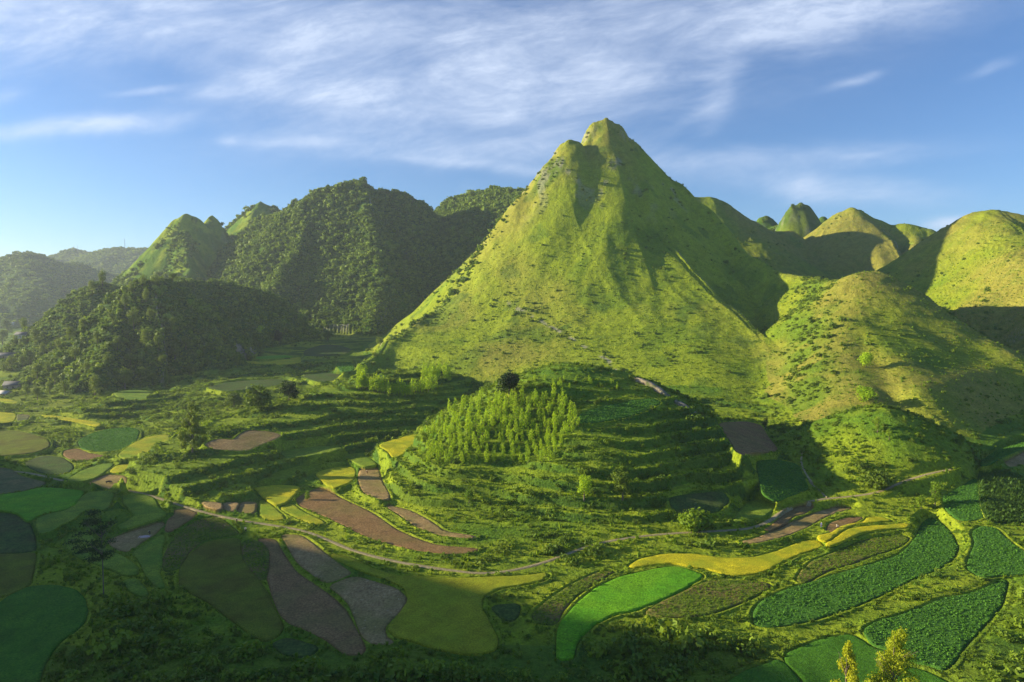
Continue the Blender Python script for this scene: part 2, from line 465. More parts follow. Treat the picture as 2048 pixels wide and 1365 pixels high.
def base_height(x, y):
    """hills, terraces, small relief; no fields yet.  -> z, region index, forest weight"""
    x = np.asarray(x, float); y = np.asarray(y, float); shp = x.shape
    x = x.ravel(); y = y.ravel()
    h, who, fz = H0(x, y, True)
    wx = fbm(x, y, 70, 3, 11); wy = fbm(x, y, 70, 3, 23)
    fb = np.full(x.shape, -1e3)
    near = (y < 800) & (y > 60)
    if near.any():
        xs, ys = x[near], y[near]
        f2 = np.full(xs.shape, -1e3)
        for n in ('mountain', 'right', 'left_knoll', 'left_back', 'middle'):
            f2 = np.maximum(f2, hill_field(HILLS[n], xs, ys, wx[near], wy[near], None))
        fb[near] = f2
    rise = np.clip(h - fz, 0, None)
    # terraces on the low ground and the knolls
    tw = (1 - sstep(fb - h, -9, -2)) * (1 - sstep(y, 620, 760)) * sstep(y, 120, 175) * sstep(rise, .6, 3.5)
    valley = (1 - sstep(fb - h, -9, -2)) * sstep(y, 300, 360) * (1 - sstep(y, 800, 900)) * (np.abs(x + 150) < 320)
    tw = np.maximum(tw, valley * .9)
    stp = np.where(y < 370, 4.0, 2.8)
    tw = tw * (1 - .75 * sstep(h, 27, 38) * (y < 380))
    q = (h + 4.5 * fbm(x, y, 85, 3, 41) + .8 * fbm(x, y, 16, 2, 43)) / stp
    tw = tw * np.where(who == HN.index('small') + 1, .12, 1.)
    tw = tw * (.6 + .4 * sstep(fbm(x, y, 55, 2, 45), -.35, .1))
    fl = np.floor(q); fr = q - fl
    rs = .10 * fr + .90 * sstep(fr, .70, .93)
    fq = np.where(fr > .5, fr - 1, fr); lip = .45 * np.exp(-((fq - .01) / .05) ** 2)
    h = h + tw * ((fl + rs - q) * stp + lip)
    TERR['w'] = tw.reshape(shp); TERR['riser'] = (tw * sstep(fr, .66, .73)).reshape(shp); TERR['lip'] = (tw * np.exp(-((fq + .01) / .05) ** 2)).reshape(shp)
    # relief of the big hills
    bigw = sstep(rise, 6, 40)
    amp = np.clip(y / 600., .6, 2.0)
    h = h + bigw * amp * (2.0 * (ridged(x, y, 62, 3, 51) - .45) + 1.1 * fbm(x, y, 19, 3, 57))
    mtn = np.isin(who, [HN.index('mountain') + 1, HN.index('right') + 1, HN.index('right_hill') + 1])
    h = h + mtn * bigw * amp * 2.4 * (ridged(x + .25 * y, y * .30, 46, 2, 67) - .45)
    # limestone ledges that break the grass slopes
    led = sstep(fbm(x, y, 95, 2, 61), .12, .5) * bigw
    qq = h / 9. + .7 * fbm(x, y, 40, 2, 63); f2 = qq - np.floor(qq)
    h = h + led * amp * 1.0 * (sstep(f2, .55, .8) - f2)
    h = h + (.22 * fbm(x, y, 5.5, 3, 71) + .35 * fbm(x, y, 24, 2, 73)) * sstep(y, 90, 130)
    fo = np.zeros(x.shape)
    for n, v in FOREST.items(): fo[who == HN.index(n) + 1] = v
    return h.reshape(shp), who.reshape(shp), fo.reshape(shp)

# ------------------------------------------------------------------ fields: kind, label, outline in the photograph
FIELDS = [
 ('green', 'dark green round rice field in the bottom left corner', [(0,1211),(23,1193),(59,1176),(103,1173),(146,1182),(164,1199),(171,1223),(164,1246),(146,1264),(117,1284),(97,1308),(82,1334),(73,1365),(60,1410),(-70,1410),(-70,1215)]),
 ('olive', 'olive rice field at the left edge, above the round dark green one', [(-60,1113),(35,1111),(66,1109),(66,1129),(61,1152),(55,1173),(23,1190),(-60,1208)]),
 ('dark', 'dull dark green field at the left edge with a curved upper rim', [(-60,1019),(26,1027),(50,1038),(58,1053),(66,1073),(69,1094),(66,1105),(-60,1109)]),
 ('bright', 'vivid green rice field at the left edge below the dirt path', [(-60,998),(44,987),(82,977),(117,979),(167,984),(158,997),(149,1012),(132,1020),(103,1026),(73,1033),(58,1044),(38,1025),(-60,1014)]),
 ('dry', 'brownish green harvested field at the left edge under the path', [(-60,932),(18,938),(35,952),(59,959),(88,966),(82,973),(44,984),(-60,994)]),
 ('ygreen', 'curved yellow green rice field right of the vivid green one', [(75,1041),(97,1031),(132,1024),(154,1012),(166,996),(182,986),(205,983),(225,987),(222,1003),(211,1022),(187,1018),(164,1024),(146,1041),(117,1053),(100,1066),(81,1068)]),
 ('ygreen', 'hooked yellow green rice field just below the path bend', [(249,991),(278,989),(305,997),(316,1018),(331,1029),(320,1038),(293,1046),(264,1055),(245,1060),(238,1053),(258,1044),(273,1032),(263,1022),(251,1009)]),
 ('stubble', 'small dark harvested plot with straw laid out in rows', [(219,1082),(234,1075),(264,1064),(293,1055),(322,1046),(325,1053),(309,1068),(279,1086),(258,1103),(244,1101),(228,1092)]),
 ('dirt', 'small bare brown plot right under the path', [(351,1020),(375,1019),(393,1028),(377,1040),(354,1054),(339,1064),(334,1060),(339,1040),(354,1029)]),
 ('ygreen', 'narrow yellow green field that tapers downhill past the straw plot', [(267,1107),(293,1090),(323,1072),(328,1078),(320,1097),(320,1129),(314,1147),(328,1180),(311,1171),(294,1146),(283,1123)]),
 ('ygreen', 'curved yellow green field behind the tall thin tree', [(205,1105),(234,1111),(257,1125),(272,1137),(272,1151),(252,1152),(223,1139),(190,1126),(160,1115),(139,1099),(134,1083),(147,1067),(170,1064),(187,1082)]),
 ('ygreen', 'tiny leaf shaped yellow green field among dark bushes', [(250,1162),(271,1162),(288,1182),(293,1194),(281,1192),(262,1181)]),
 ('olive', 'large olive brown rice field shaped like a drop', [(361,1155),(365,1136),(383,1110),(411,1088),(439,1081),(478,1079),(480,1117),(495,1142),(520,1171),(535,1194),(544,1220),(553,1238),(563,1255),(554,1270),(536,1283),(515,1275),(471,1243),(427,1208),(383,1185),(364,1171)]),
 ('dirt', 'long bare brown field running downhill beside the drop shaped field', [(516,1078),(548,1081),(556,1096),(574,1125),(588,1146),(623,1169),(664,1198),(687,1222),(702,1251),(717,1278),(726,1299),(720,1308),(694,1308),(657,1279),(616,1258),(581,1246),(564,1227),(550,1194),(539,1158),(543,1129),(542,1103)]),
 ('stubble', 'brown stubble field, upper one of the pair right of the long bare field', [(565,1070),(602,1073),(630,1093),(653,1113),(679,1134),(701,1148),(656,1167),(628,1148),(600,1127),(585,1104),(573,1082)]),
 ('stubble', 'grey brown field strewn with straw heaps, left of the olive and gold field', [(661,1173),(708,1154),(757,1169),(789,1179),(808,1195),(807,1211),(788,1230),(763,1257),(768,1276),(784,1287),(745,1286),(728,1271),(717,1242),(702,1207),(682,1188)]),
 ('goldolive', 'large rice field, gold along the path and olive below', [(664,1110),(702,1119),(743,1140),(790,1155),(860,1158),(919,1160),(977,1158),(1050,1155),(1095,1149),(1088,1161),(1046,1170),(999,1177),(962,1194),(957,1217),(974,1246),(992,1281),(989,1300),(948,1311),(875,1299),(833,1284),(794,1274),(778,1259),(800,1236),(822,1200),(811,1175),(775,1159),(731,1145),(696,1130),(669,1115)]),
 ('dirt', 'biggest bare brown field, curving along the foot of the wooded knoll', [(594,1000),(616,985),(638,977),(655,983),(684,1000),(743,1027),(787,1059),(831,1079),(875,1093),(960,1099),(933,1106),(889,1107),(831,1100),(772,1085),(728,1070),(684,1047),(640,1027),(604,1013)]),
 ('stubble', 'tan harvested field where a reaper bends, left of the wooded knoll', [(724,938),(755,938),(761,962),(780,998),(762,998),(731,987),(721,970),(719,950)]),
 ('stubble', 'narrow tan stubble terrace just above the biggest brown field', [(770,1011),(816,1021),(858,1043),(887,1064),(950,1074),(944,1077),(877,1070),(830,1051),(799,1028)]),
 ('gold', 'yellow rice field on the left, between dark bank and small brown plots', [(510,977),(552,972),(600,975),(587,991),(570,1007),(553,1012),(534,999),(519,986)]),
 ('goldgreen', 'wedge of ripening rice just right of the brown plots', [(522,1002),(536,1007),(562,1031),(568,1041),(546,1041),(524,1036),(519,1018)]),
 ('goldgreen', 'slanting strip of ripening rice beside the biggest brown field', [(561,1018),(578,1006),(602,1024),(636,1040),(650,1049),(626,1048),(593,1035)]),
 ('gold', 'yellow rice field left of the reaper and green at its upper end', [(631,948),(672,936),(709,936),(709,961),(672,978),(654,970)]),
 ('ygreen', 'small green rice field above the reaper', [(700,920),(737,917),(754,932),(725,934)]),
 ('gold', 'yellow rice field highest beside the wooded knoll', [(756,891),(829,870),(836,875),(820,898),(790,919),(777,903)]),
 ('stubble', 'small stubble plot, leftmost of three beside the path', [(404,1004),(441,1007),(443,1019),(416,1014)]),
 ('stubble', 'small stubble plot, middle one of three beside the path', [(451,1006),(477,1007),(467,1023),(450,1020)]),
 ('stubble', 'small stubble plot, rightmost of three beside the path', [(485,1005),(511,1006),(507,1028),(476,1024)]),
 ('stubble', 'pale tan stubble field on top of the grassy spur', [(412,889),(434,879),(469,882),(482,869),(498,862),(542,865),(561,871),(542,882),(516,891),(492,902),(454,900),(424,897)]),
 ('goldgreen', 'rice field with a sunlit yellow lower edge, left of the tall leafy tree', [(238,911),(266,890),(294,876),(338,869),(338,895),(320,908),(278,916),(249,918)]),
 ('ygreen', 'yellow green field just above the path on the left', [(135,962),(166,943),(205,929),(228,929),(205,949),(173,963),(147,966)]),
 ('gold', 'small bright yellow field at the foot of the grassy spur', [(220,945),(236,932),(260,931),(259,944),(240,946)]),
 ('stubble', 'dark harvested field with a grazing buffalo on the left', [(178,968),(207,951),(250,953),(252,970),(234,980),(199,978)]),
 ('olive', 'round olive field with curved inner rims at the left edge', [(-50,871),(18,862),(44,865),(73,873),(95,881),(98,895),(80,903),(44,910),(-50,916)]),
 ('gold', 'golden field at the left edge under the farmhouses', [(-50,822),(28,828),(32,833),(25,846),(-50,849)]),
 ('dry', 'little reddish brown field right of the golden one at the left edge', [(36,829),(58,831),(53,841),(36,843)]),
 ('gold', 'long thin yellow terrace on the left mound', [(84,831),(117,834),(161,841),(200,847),(197,855),(176,850),(132,841),(90,835)]),
 ('leafy', 'rounded patch of broad leaved crop on the left mound', [(157,883),(183,868),(217,859),(264,856),(278,864),(270,885),(242,901),(205,904),(166,899)]),
 ('dirt', 'crescent of bare brown soil below the broad leaved patch', [(131,902),(152,898),(176,908),(208,912),(176,921),(148,921),(129,911)]),
 ('dark', 'dusky green field left of the brown crescent', [(52,925),(88,912),(124,917),(143,930),(145,939),(128,950),(88,948),(61,936)]),
 ('gold', 'distant golden strip in the side valley', [(473,722),(532,725),(576,719),(601,715),(600,727),(564,730),(503,728)]),
 ('bright', 'distant green strip above the golden one in the side valley', [(500,715),(564,711),(588,714),(547,718),(517,719)]),
 ('dark', 'distant dark green field in the side valley beyond the golden strip', [(611,700),(649,689),(681,692),(703,699),(692,709),(649,714),(607,712)]),
 ('leafy', 'distant bluish green cabbage patch at the mountain foot', [(672,726),(703,726),(708,742),(683,746)]),
 ('dark', 'distant dark terrace field between side valley and ring of young trees', [(601,752),(649,746),(692,751),(696,759),(636,765)]),
 ('leafy', 'bluish green vegetable field on top of the wooded knoll', [(1162,829),(1212,814),(1269,803),(1308,799),(1320,807),(1281,826),(1225,840),(1181,846),(1157,846)]),
 ('dirt', 'dim brown field in the hollow between knoll and mountain', [(1436,847),(1493,844),(1520,850),(1535,875),(1553,897),(1544,904),(1502,904),(1480,911),(1461,882)]),
 ('leafy', 'dark green vegetable field in the hollow right of the wooded knoll', [(1513,924),(1552,921),(1596,930),(1605,957),(1616,977),(1581,990),(1549,1003),(1527,990),(1522,962)]),
 ('ygreen', 'small green rice field with a sunlit front edge above the path', [(1469,1045),(1482,1023),(1502,1004),(1524,1001),(1546,1012),(1551,1016),(1530,1032),(1501,1041),(1476,1046)]),
 ('dirt', 'narrow bare brown strip just below the path on the right', [(1529,1062),(1549,1050),(1573,1028),(1600,1014),(1627,1014),(1604,1028),(1585,1031),(1569,1046),(1551,1055)]),
 ('stubble', 'long curving brown strip with sunlit stubble on the right', [(1483,1085),(1512,1079),(1551,1063),(1595,1042),(1636,1026),(1671,1016),(1705,1017),(1677,1023),(1647,1034),(1612,1054),(1571,1071),(1536,1080),(1503,1087)]),
 ('dirt', 'small brown plot where two reapers work beside the golden terraces', [(1661,1048),(1697,1037),(1726,1035),(1702,1046),(1681,1055),(1668,1063),(1656,1062)]),
 ('gold', 'thin golden terrace nearest to the two reapers', [(1639,1074),(1665,1069),(1683,1057),(1704,1050),(1731,1047),(1738,1036),(1764,1037),(1782,1043),(1759,1044),(1712,1049),(1690,1057),(1672,1069),(1652,1083),(1641,1081)]),
 ('gold', 'long narrow golden terrace ending in a rounded right tip', [(1655,1091),(1675,1078),(1695,1062),(1726,1056),(1770,1053),(1814,1049),(1818,1052),(1812,1057),(1770,1058),(1727,1065),(1697,1076),(1671,1089),(1656,1093)]),
 ('gold', 'widest golden rice terrace, curving through the right middle', [(1258,1137),(1280,1122),(1331,1111),(1389,1111),(1448,1120),(1507,1119),(1551,1108),(1609,1085),(1634,1084),(1644,1091),(1643,1096),(1600,1107),(1565,1124),(1536,1141),(1507,1149),(1462,1152),(1435,1144),(1412,1138),(1384,1135),(1346,1127),(1302,1131)]),
 ('bright', 'brilliant green curved rice field below the golden terrace', [(1117,1314),(1120,1258),(1135,1236),(1164,1204),(1201,1176),(1245,1156),(1302,1144),(1346,1136),(1375,1141),(1406,1153),(1373,1174),(1329,1197),(1270,1221),(1226,1229),(1190,1246),(1158,1273),(1146,1295),(1141,1318),(1125,1319)]),
 ('weeds', 'weedy olive field between brilliant green rice and leafy crop', [(1290,1229),(1335,1203),(1407,1169),(1442,1162),(1545,1168),(1503,1196),(1446,1219),(1405,1231),(1331,1235)]),
 ('weeds', 'weedy olive terrace under the long narrow golden one', [(1632,1123),(1672,1108),(1726,1083),(1799,1071),(1817,1077),(1799,1094),(1741,1112),(1706,1126),(1653,1141),(1612,1166),(1596,1163),(1609,1142)]),
 ('leafy', 'largest broad leaved crop field, sweeping across the lower right', [(1510,1229),(1524,1207),(1567,1185),(1655,1158),(1743,1132),(1801,1114),(1831,1085),(1846,1050),(1864,1036),(1884,1050),(1902,1071),(1913,1097),(1901,1121),(1870,1139),(1827,1156),(1792,1173),(1757,1191),(1711,1211),(1669,1226),(1623,1240),(1580,1249),(1538,1254),(1511,1250)]),
 ('leafy', 'broad leaved crop field at the right edge under the maize', [(1946,1067),(1965,1054),(1989,1057),(2017,1085),(2080,1130),(2080,1148),(2005,1150),(1963,1155),(1937,1139),(1946,1111),(1955,1088)]),
 ('leafy', 'broad leaved crop field left of the combed maize rows', [(1888,995),(1907,985),(1931,971),(1953,957),(1955,983),(1960,1015),(1966,1038),(1940,1041),(1919,1041),(1896,1023)]),
 ('corn', 'maize field in neat combed rows at the right edge', [(1961,945),(1990,942),(2037,951),(2045,975),(2040,1000),(2080,1020),(2080,1050),(1978,1046),(1966,1015),(1960,975)]),
 ('leafy', 'broad leaved crop field beyond the bright trees at lower right', [(1730,1261),(1772,1243),(1831,1226),(1889,1199),(1946,1191),(1988,1174),(2012,1158),(1999,1211),(1964,1250),(1925,1291),(1900,1326),(1885,1339),(1860,1329),(1831,1325),(1787,1300),(1749,1291)]),
 ('green', 'deep green rice field behind the bright tree tops at the bottom', [(1566,1315),(1653,1281),(1704,1273),(1724,1285),(1745,1300),(1783,1309),(1809,1335),(1856,1349),(1903,1375),(1880,1420),(1650,1420),(1610,1358)]),
 ('green', 'deep green rice field cut by the bottom edge of the frame', [(1500,1343),(1545,1331),(1558,1323),(1590,1356),(1625,1420),(1420,1420),(1460,1368)]),
 ('leafy', 'narrow strip of leafy crop at the right edge below the dry hill', [(1961,927),(1990,904),(2060,880),(2060,890),(2005,914),(1975,931),(1964,932)]),
 ('stubble', 'sunlit tan stubble field at the right edge above the maize', [(2003,932),(2070,897),(2070,924),(2024,932)]),
 ('weeds', 'patch of tangled green vines below the path, above the drop shaped field', [(392,1043),(437,1035),(470,1064),(474,1070),(408,1079),(375,1104),(354,1139),(333,1144),(328,1123),(343,1089),(365,1064)]),
 ('weeds', 'sliver of green vines between the drop shaped and the long bare field', [(487,1082),(519,1085),(535,1103),(532,1141),(525,1162),(513,1149),(490,1122)]),
 ('ygreen', 'yellow green field on the very top of the left mound', [(228,787),(264,780),(297,784),(303,792),(281,801),(258,802),(236,795)]),
 ('gold', 'thin yellow strip right below the farmhouses', [(-20,798),(12,799),(36,805),(30,809),(5,804),(-20,803)]),
 ('dark', 'long dusky terrace in the side valley behind the dome shaped tree', [(412,775),(470,763),(558,759),(588,764),(540,774),(452,784)]),
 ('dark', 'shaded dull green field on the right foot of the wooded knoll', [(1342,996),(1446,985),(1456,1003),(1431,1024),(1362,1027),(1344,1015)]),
 ('dark', 'small dusky field right of the large gold and olive one', [(985,1214),(1036,1210),(1036,1229),(1022,1243),(1003,1235)]),
 ('weeds', 'curving dull green strip just left of the brilliant green field', [(1066,1232),(1082,1218),(1112,1193),(1152,1169),(1202,1146),(1228,1143),(1192,1163),(1150,1191),(1122,1222),(1108,1250),(1078,1246)]),
 ('ygreen', 'narrow grassy terrace above the middle yellow rice field', [(560,905),(640,893),(690,897),(640,910),(575,918)]),
 ('dark', 'small dark field under the lower end of the long bare one', [(547,1290),(573,1279),(634,1297),(614,1314),(573,1309)]),
]
PATH = [(-60,930),(0,941),(60,947),(120,960),(180,971),(230,976),(290,988),(330,1001),(400,1022),(480,1043),(560,1053),(610,1062),(660,1082),(700,1100),(760,1117),(830,1131),(900,1141),(960,1148),(1020,1143),(1090,1126),(1145,1104),(1200,1086),(1270,1074),(1350,1066),(1430,1063),(1500,1059),(1540,1043),(1560,1026),(1590,1010),(1640,999),(1700,995),(1760,986),(1800,966),(1850,948),(1900,938)]
TRACK = [(1470,905),(1570,880),(1600,900),(1604,930),(1618,960),(1650,997)]

def chaikin(P, n=2, closed=True):
    P = np.asarray(P, float)
    for _ in range(n):
        if closed:
            Q = np.roll(P, -1, 0)
            P = np.stack([P * .84 + Q * .16, P * .16 + Q * .84], 1).reshape(-1, P.shape[1])
        else:
            A, B = P[:-1], P[1:]
            M = np.stack([A * .75 + B * .25, A * .25 + B * .75], 1).reshape(-1, P.shape[1])
            P = np.concatenate([P[:1], M, P[-1:]])
    return P
def grow(P, d):
    n = len(P); Q = np.roll(P, 1, 0); N = np.roll(P, -1, 0)
    t = N - Q; t /= np.linalg.norm(t, axis=1, keepdims=True) + 1e-9
    area = .5 * np.sum(P[:, 0] * N[:, 1] - N[:, 0] * P[:, 1])
    return P - np.c_[-t[:, 1], t[:, 0]] * (1 if area > 0 else -1) * d
def poly_sd(P, x, y):
    """signed distance, negative inside"""
    d2 = np.full(x.shape, 1e12); ins = np.zeros(x.shape, bool)
    n = len(P)
    for i in range(n):
        a = P[i]; b = P[(i + 1) % n]
        ex, ey = b[0] - a[0], b[1] - a[1]
        wx, wy = x - a[0], y - a[1]
        t = np.clip((wx * ex + wy * ey) / (ex * ex + ey * ey + 1e-9), 0, 1)
        d2 = np.minimum(d2, (wx - t * ex) ** 2 + (wy - t * ey) ** 2)
        c = ((a[1] <= y) & (b[1] > y)) | ((b[1] <= y) & (a[1] > y))
        ins ^= c & (x < a[0] + (y - a[1]) / np.where(abs(ey) < 1e-9, 1e-9, ey) * ex)
    d = np.sqrt(d2)
    return np.where(ins, -d, d)
def H0only(x, y): return H0(x, y)
def plane_poly(pts, c):
    """outline on the plane z = c0 + c1 x + c2 y"""
    out = []
    for px, py in pts:
        r = ray(px, py); t = (c[0] - HC) / (r[2] - c[1] * r[0] - c[2]); out.append((r[0] * t, t))
    return np.array(out)
TILT = ('rounded patch', 'bluish green vegetable', 'dark green vegetable', 'dim brown', 'maize', 'narrow strip of leafy', 'sunlit tan',
        'distant bluish', 'broad leaved crop field left', 'pale tan stubble', 'shaded dull green', 'distant dark green')
FP = []
for kind, label, pts in FIELDS:
    G = np.array([ground_hit(px, py, H0only) for px, py in pts])
    pc = 6 if 'buffalo' in label else 36
    zf = float(np.percentile(G[:, 2], pc)); c = np.array([zf, 0., 0.])
    if any(t in label for t in TILT):
        A_ = np.c_[np.ones(len(G)), G[:, :2]]
        c = np.linalg.lstsq(A_, G[:, 2], rcond=None)[0]
        m_ = G[:, :2].mean(0); sl = np.hypot(c[1], c[2]); f_ = min(1, .30 / (sl + 1e-6))
        zc = c[0] + c[1] * m_[0] + c[2] * m_[1]; c[1] *= f_; c[2] *= f_; c[0] = zc - c[1] * m_[0] - c[2] * m_[1]
    elif 'buffalo' in label or 'just above the path on the left' in label or 'at the foot of the grassy spur' in label: c[0] = FP[6][3][0] + (.0 if 'buffalo' in label else .5)
    else:
        for _ in range(3):
            P = plane_poly(pts, c); c[0] = .5 * c[0] + .5 * float(np.percentile(H0only(P[:, 0], P[:, 1]), pc))
    FP.append([kind, label, grow(chaikin(plane_poly(pts, c), 2), .75), c])
def plz(c, x, y): return c[0] + c[1] * x + c[2] * y
def polyline_world(pts):
    W = np.array([ground_hit(px, py, H0only) for px, py in pts])
    return chaikin(W, 2, False)
PW = [ground_hit(px, py, H0only) for px, py in PATH]
for k_, (px, py) in enumerate(PATH):
    if px < 600 and PW[k_][2] > 1.2:
        r_ = ray(px, py); t_ = (1.2 - HC) / r_[2]; PW[k_] = np.array([r_[0] * t_, t_, 1.2])
PW = chaikin(np.array(PW), 2, False)
k5 = np.ones(9) / 9
PW[:, 2] = np.convolve(np.pad(PW[:, 2], 4, mode='edge'), k5, 'valid')
def line_dist(L, x, y):
    d2 = np.full(x.shape, 1e12); z = np.zeros(x.shape)
    for a, b in zip(L[:-1], L[1:]):
        ex, ey = b[0] - a[0], b[1] - a[1]
        t = np.clip(((x - a[0]) * ex + (y - a[1]) * ey) / (ex * ex + ey * ey + 1e-9), 0, 1)
        q = (x - a[0] - t * ex) ** 2 + (y - a[1] - t * ey) ** 2
        m = q < d2
        d2 = np.where(m, q, d2); z = np.where(m, a[2] + t * (b[2] - a[2]), z)
    return np.sqrt(d2), z
BANK = 3.2
def final_height(x, y, full=False):
    x = np.asarray(x, float); y = np.asarray(y, float); shp = x.shape
    x = x.ravel(); y = y.ravel()
    h, who, fo = base_height(x, y)
    w0 = np.ones(x.shape); sw = np.zeros(x.shape); sz = np.zeros(x.shape)
    inside = np.full(x.shape, -1, np.int16); near = np.full(x.shape, 50., np.float32)
    for i, (kind, label, P, cf) in enumerate(FP):
        m = np.flatnonzero((x > P[:, 0].min() - 7) & (x < P[:, 0].max() + 7) & (y > P[:, 1].min() - 7) & (y < P[:, 1].max() + 7))
        if not len(m): continue
        d = poly_sd(P, x[m], y[m])
        w = 1 - sstep(d, .5, BANK)
        w0[m] *= (1 - w)
        sw[m] += w; sz[m] += w * (plz(cf, x[m], y[m]) + .40 * np.exp(-((d - .9) / .55) ** 2) * (d > 0))
        near[m] = np.minimum(near[m], d)
        k = m[d <= 0.05]
        inside[k] = i
    h = (h * w0 + sz) / (w0 + sw)
    m = np.flatnonzero((y > 150) & (y < 420))
    pd = np.full(x.shape, 99.)
    if len(m):
        d, z = line_dist(PW, x[m], y[m]); pd[m] = d
        w = 1 - sstep(d, 1.5, 4.0)
        h[m] = h[m] * (1 - w) + w * z
    for i, (kind, label, P, cf) in enumerate(FP):
        k = inside == i
        h[k] = plz(cf, x[k], y[k]) - .12
    if full: return h.reshape(shp), who.reshape(shp), fo.reshape(shp), inside.reshape(shp), near.reshape(shp), pd.reshape(shp)
    return h.reshape(shp)
# ------------------------------------------------------------------ terrain sheet
NA = 1150
azs = np.concatenate([np.linspace(R(-42.5), R(42.5), NA), np.linspace(R(44), R(316), 110)])
rs = np.concatenate([[1., 30, 60, 85], np.exp(np.linspace(math.log(105), math.log(430), 840)),
                     np.exp(np.linspace(math.log(431.5), math.log(3600), 720)), [3800, 4200, 5000]])
A, RR = np.meshgrid(azs, rs)
X = RR * np.sin(A); Y = RR * np.cos(A)
Z, WHO, FO, INS, NEAR, PD = final_height(X, Y, True)
NRr, NC = A.shape
TW, RISER, LIP = (TERR[k].reshape(A.shape) for k in ('w', 'riser', 'lip'))
dzr = np.gradient(Z, axis=0) / np.maximum(np.gradient(RR, axis=0), .01)
dza = np.gradient(Z, axis=1) / np.maximum(np.gradient(A, axis=1) * RR, .01)
SL = np.hypot(dzr, dza)
# what the photograph's side of the valley can see (generous margin)
EA = (Z + 0 - HC) / RR
TOPA = np.maximum.accumulate(EA, axis=0)
VIS = ((Z + 16 - HC) / RR > TOPA) & (np.abs(A) < R(43)) & (RR > 100)
CELL = np.gradient(RR, axis=0) * np.gradient(A, axis=1) * RR
RB = polyline_world([(1000,595),(1060,630),(1120,665),(1180,700),(1240,735),(1290,765),(1340,792),(1400,828)])
RBD = np.full(X.shape, 99.)
mm = (Y > 330) & (Y < 760) & (X > -60) & (X < 180)
RBD[mm] = line_dist(RB, X[mm], Y[mm])[0]

def lerp(a, b, t): return a + (b - a) * t[..., None]
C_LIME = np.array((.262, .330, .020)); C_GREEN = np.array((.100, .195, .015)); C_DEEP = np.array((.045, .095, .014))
C_DRY = np.array((.30, .235, .060)); C_SOIL = np.array((.25, .15, .06)); C_ROCK = np.array((.33, .30, .25))
def n01(wl, o, s): return fbm(X, Y, wl, o, s) * .5 + .5
nA = n01(60, 4, 101); nB = n01(16, 3, 111); nC = n01(180, 3, 121)
hid = {n: i + 1 for i, n in enumerate(HN)}
col_ = lerp(C_GREEN, C_LIME, sstep(nA * .6 + nB * .4, .36, .66))                     # low ground
col_ = lerp(col_, C_DRY, sstep(nC, .55, .75) * .35)
col_ = lerp(col_, C_DEEP * 1.3, RISER * .85); col_ = lerp(col_, C_LIME, np.clip(TW - RISER, 0, 1) * .7); col_ = lerp(col_, C_LIME * 1.12, np.clip(LIP, 0, 1))  # shrubby risers, grassy treads; bank shade and lit lips also put into the tint
isM = np.isin(WHO, [hid[k] for k in ('mountain', 'summit_knob')]).astype(float)
mt = lerp(C_LIME, C_DRY, sstep(n01(110, 4, 131), .42, .72) * .55)
mt = lerp(mt, C_GREEN, sstep(n01(38, 4, 133), .55, .75) * .55)
mt = lerp(mt, C_DEEP * 1.5, sstep(n01(26, 4, 135), .66, .76) * .5)
mt = lerp(mt, C_GREEN, sstep(n01(6, 2, 137), .5, .8) * .2)
col_ = lerp(col_, mt, isM)
isR = np.isin(WHO, [hid[k] for k in ('right', 'right_hill', 'right_spur', 'back_hill', 'back_crest', 'far_right')]).astype(float)
rt = lerp(C_LIME * .88, C_DRY, sstep(n01(90, 4, 141), .30, .66) * .6)
rt = lerp(rt, C_GREEN, sstep(n01(42, 4, 143), .60, .78) * .55)
rt = lerp(rt, C_GREEN, sstep(n01(6, 2, 147), .5, .8) * .3)
col_ = lerp(col_, rt, isR)
RAV = np.exp(-(((X - .445 * Y) / 15.) ** 2)) * (Y > 370) * (Y < 640)
col_ = lerp(col_, C_GREEN * .8 + C_LIME * .2, np.clip(RAV * 1.1, 0, .85) * sstep(nB, .25, .6) * isR)
ft = lerp(C_DEEP, C_GREEN * .7, sstep(nB, .35, .7))
col_ = lerp(col_, ft, np.clip(FO, 0, 1))
col_ = lerp(col_, lerp(C_GREEN, C_LIME, sstep(nB, .4, .7)), ((FO > .05) & (FO < .5)).astype(float) * .7)
rock = sstep(SL, 1.6, 2.4) * sstep(n01(14, 3, 151), .42, .56) * (Y > 300)
rock = rock * np.clip(isM + isR + FO, 0, 1)
rock = np.maximum(rock, (1 - sstep(RBD, .8, 2.6)) * sstep(n01(9, 2, 153), .42, .6) * .8)
up = isM * sstep(Z, 150, 230) * sstep(n01(17, 3, 155), .66, .74) * sstep(SL, .7, 1.1)
rock = np.maximum(rock, up * .6)
col_ = lerp(col_, C_ROCK, rock * .85)
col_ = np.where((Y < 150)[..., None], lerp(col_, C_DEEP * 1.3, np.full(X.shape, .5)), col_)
SOILK = ('stubble', 'dirt', 'dry')
kinds = [f[0] for f in FP]
soilm = np.isin(INS, [i for i, k in enumerate(kinds) if k in SOILK])
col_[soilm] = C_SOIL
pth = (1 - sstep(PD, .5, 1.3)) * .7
col_ = lerp(col_, C_SOIL * 1.1, pth)

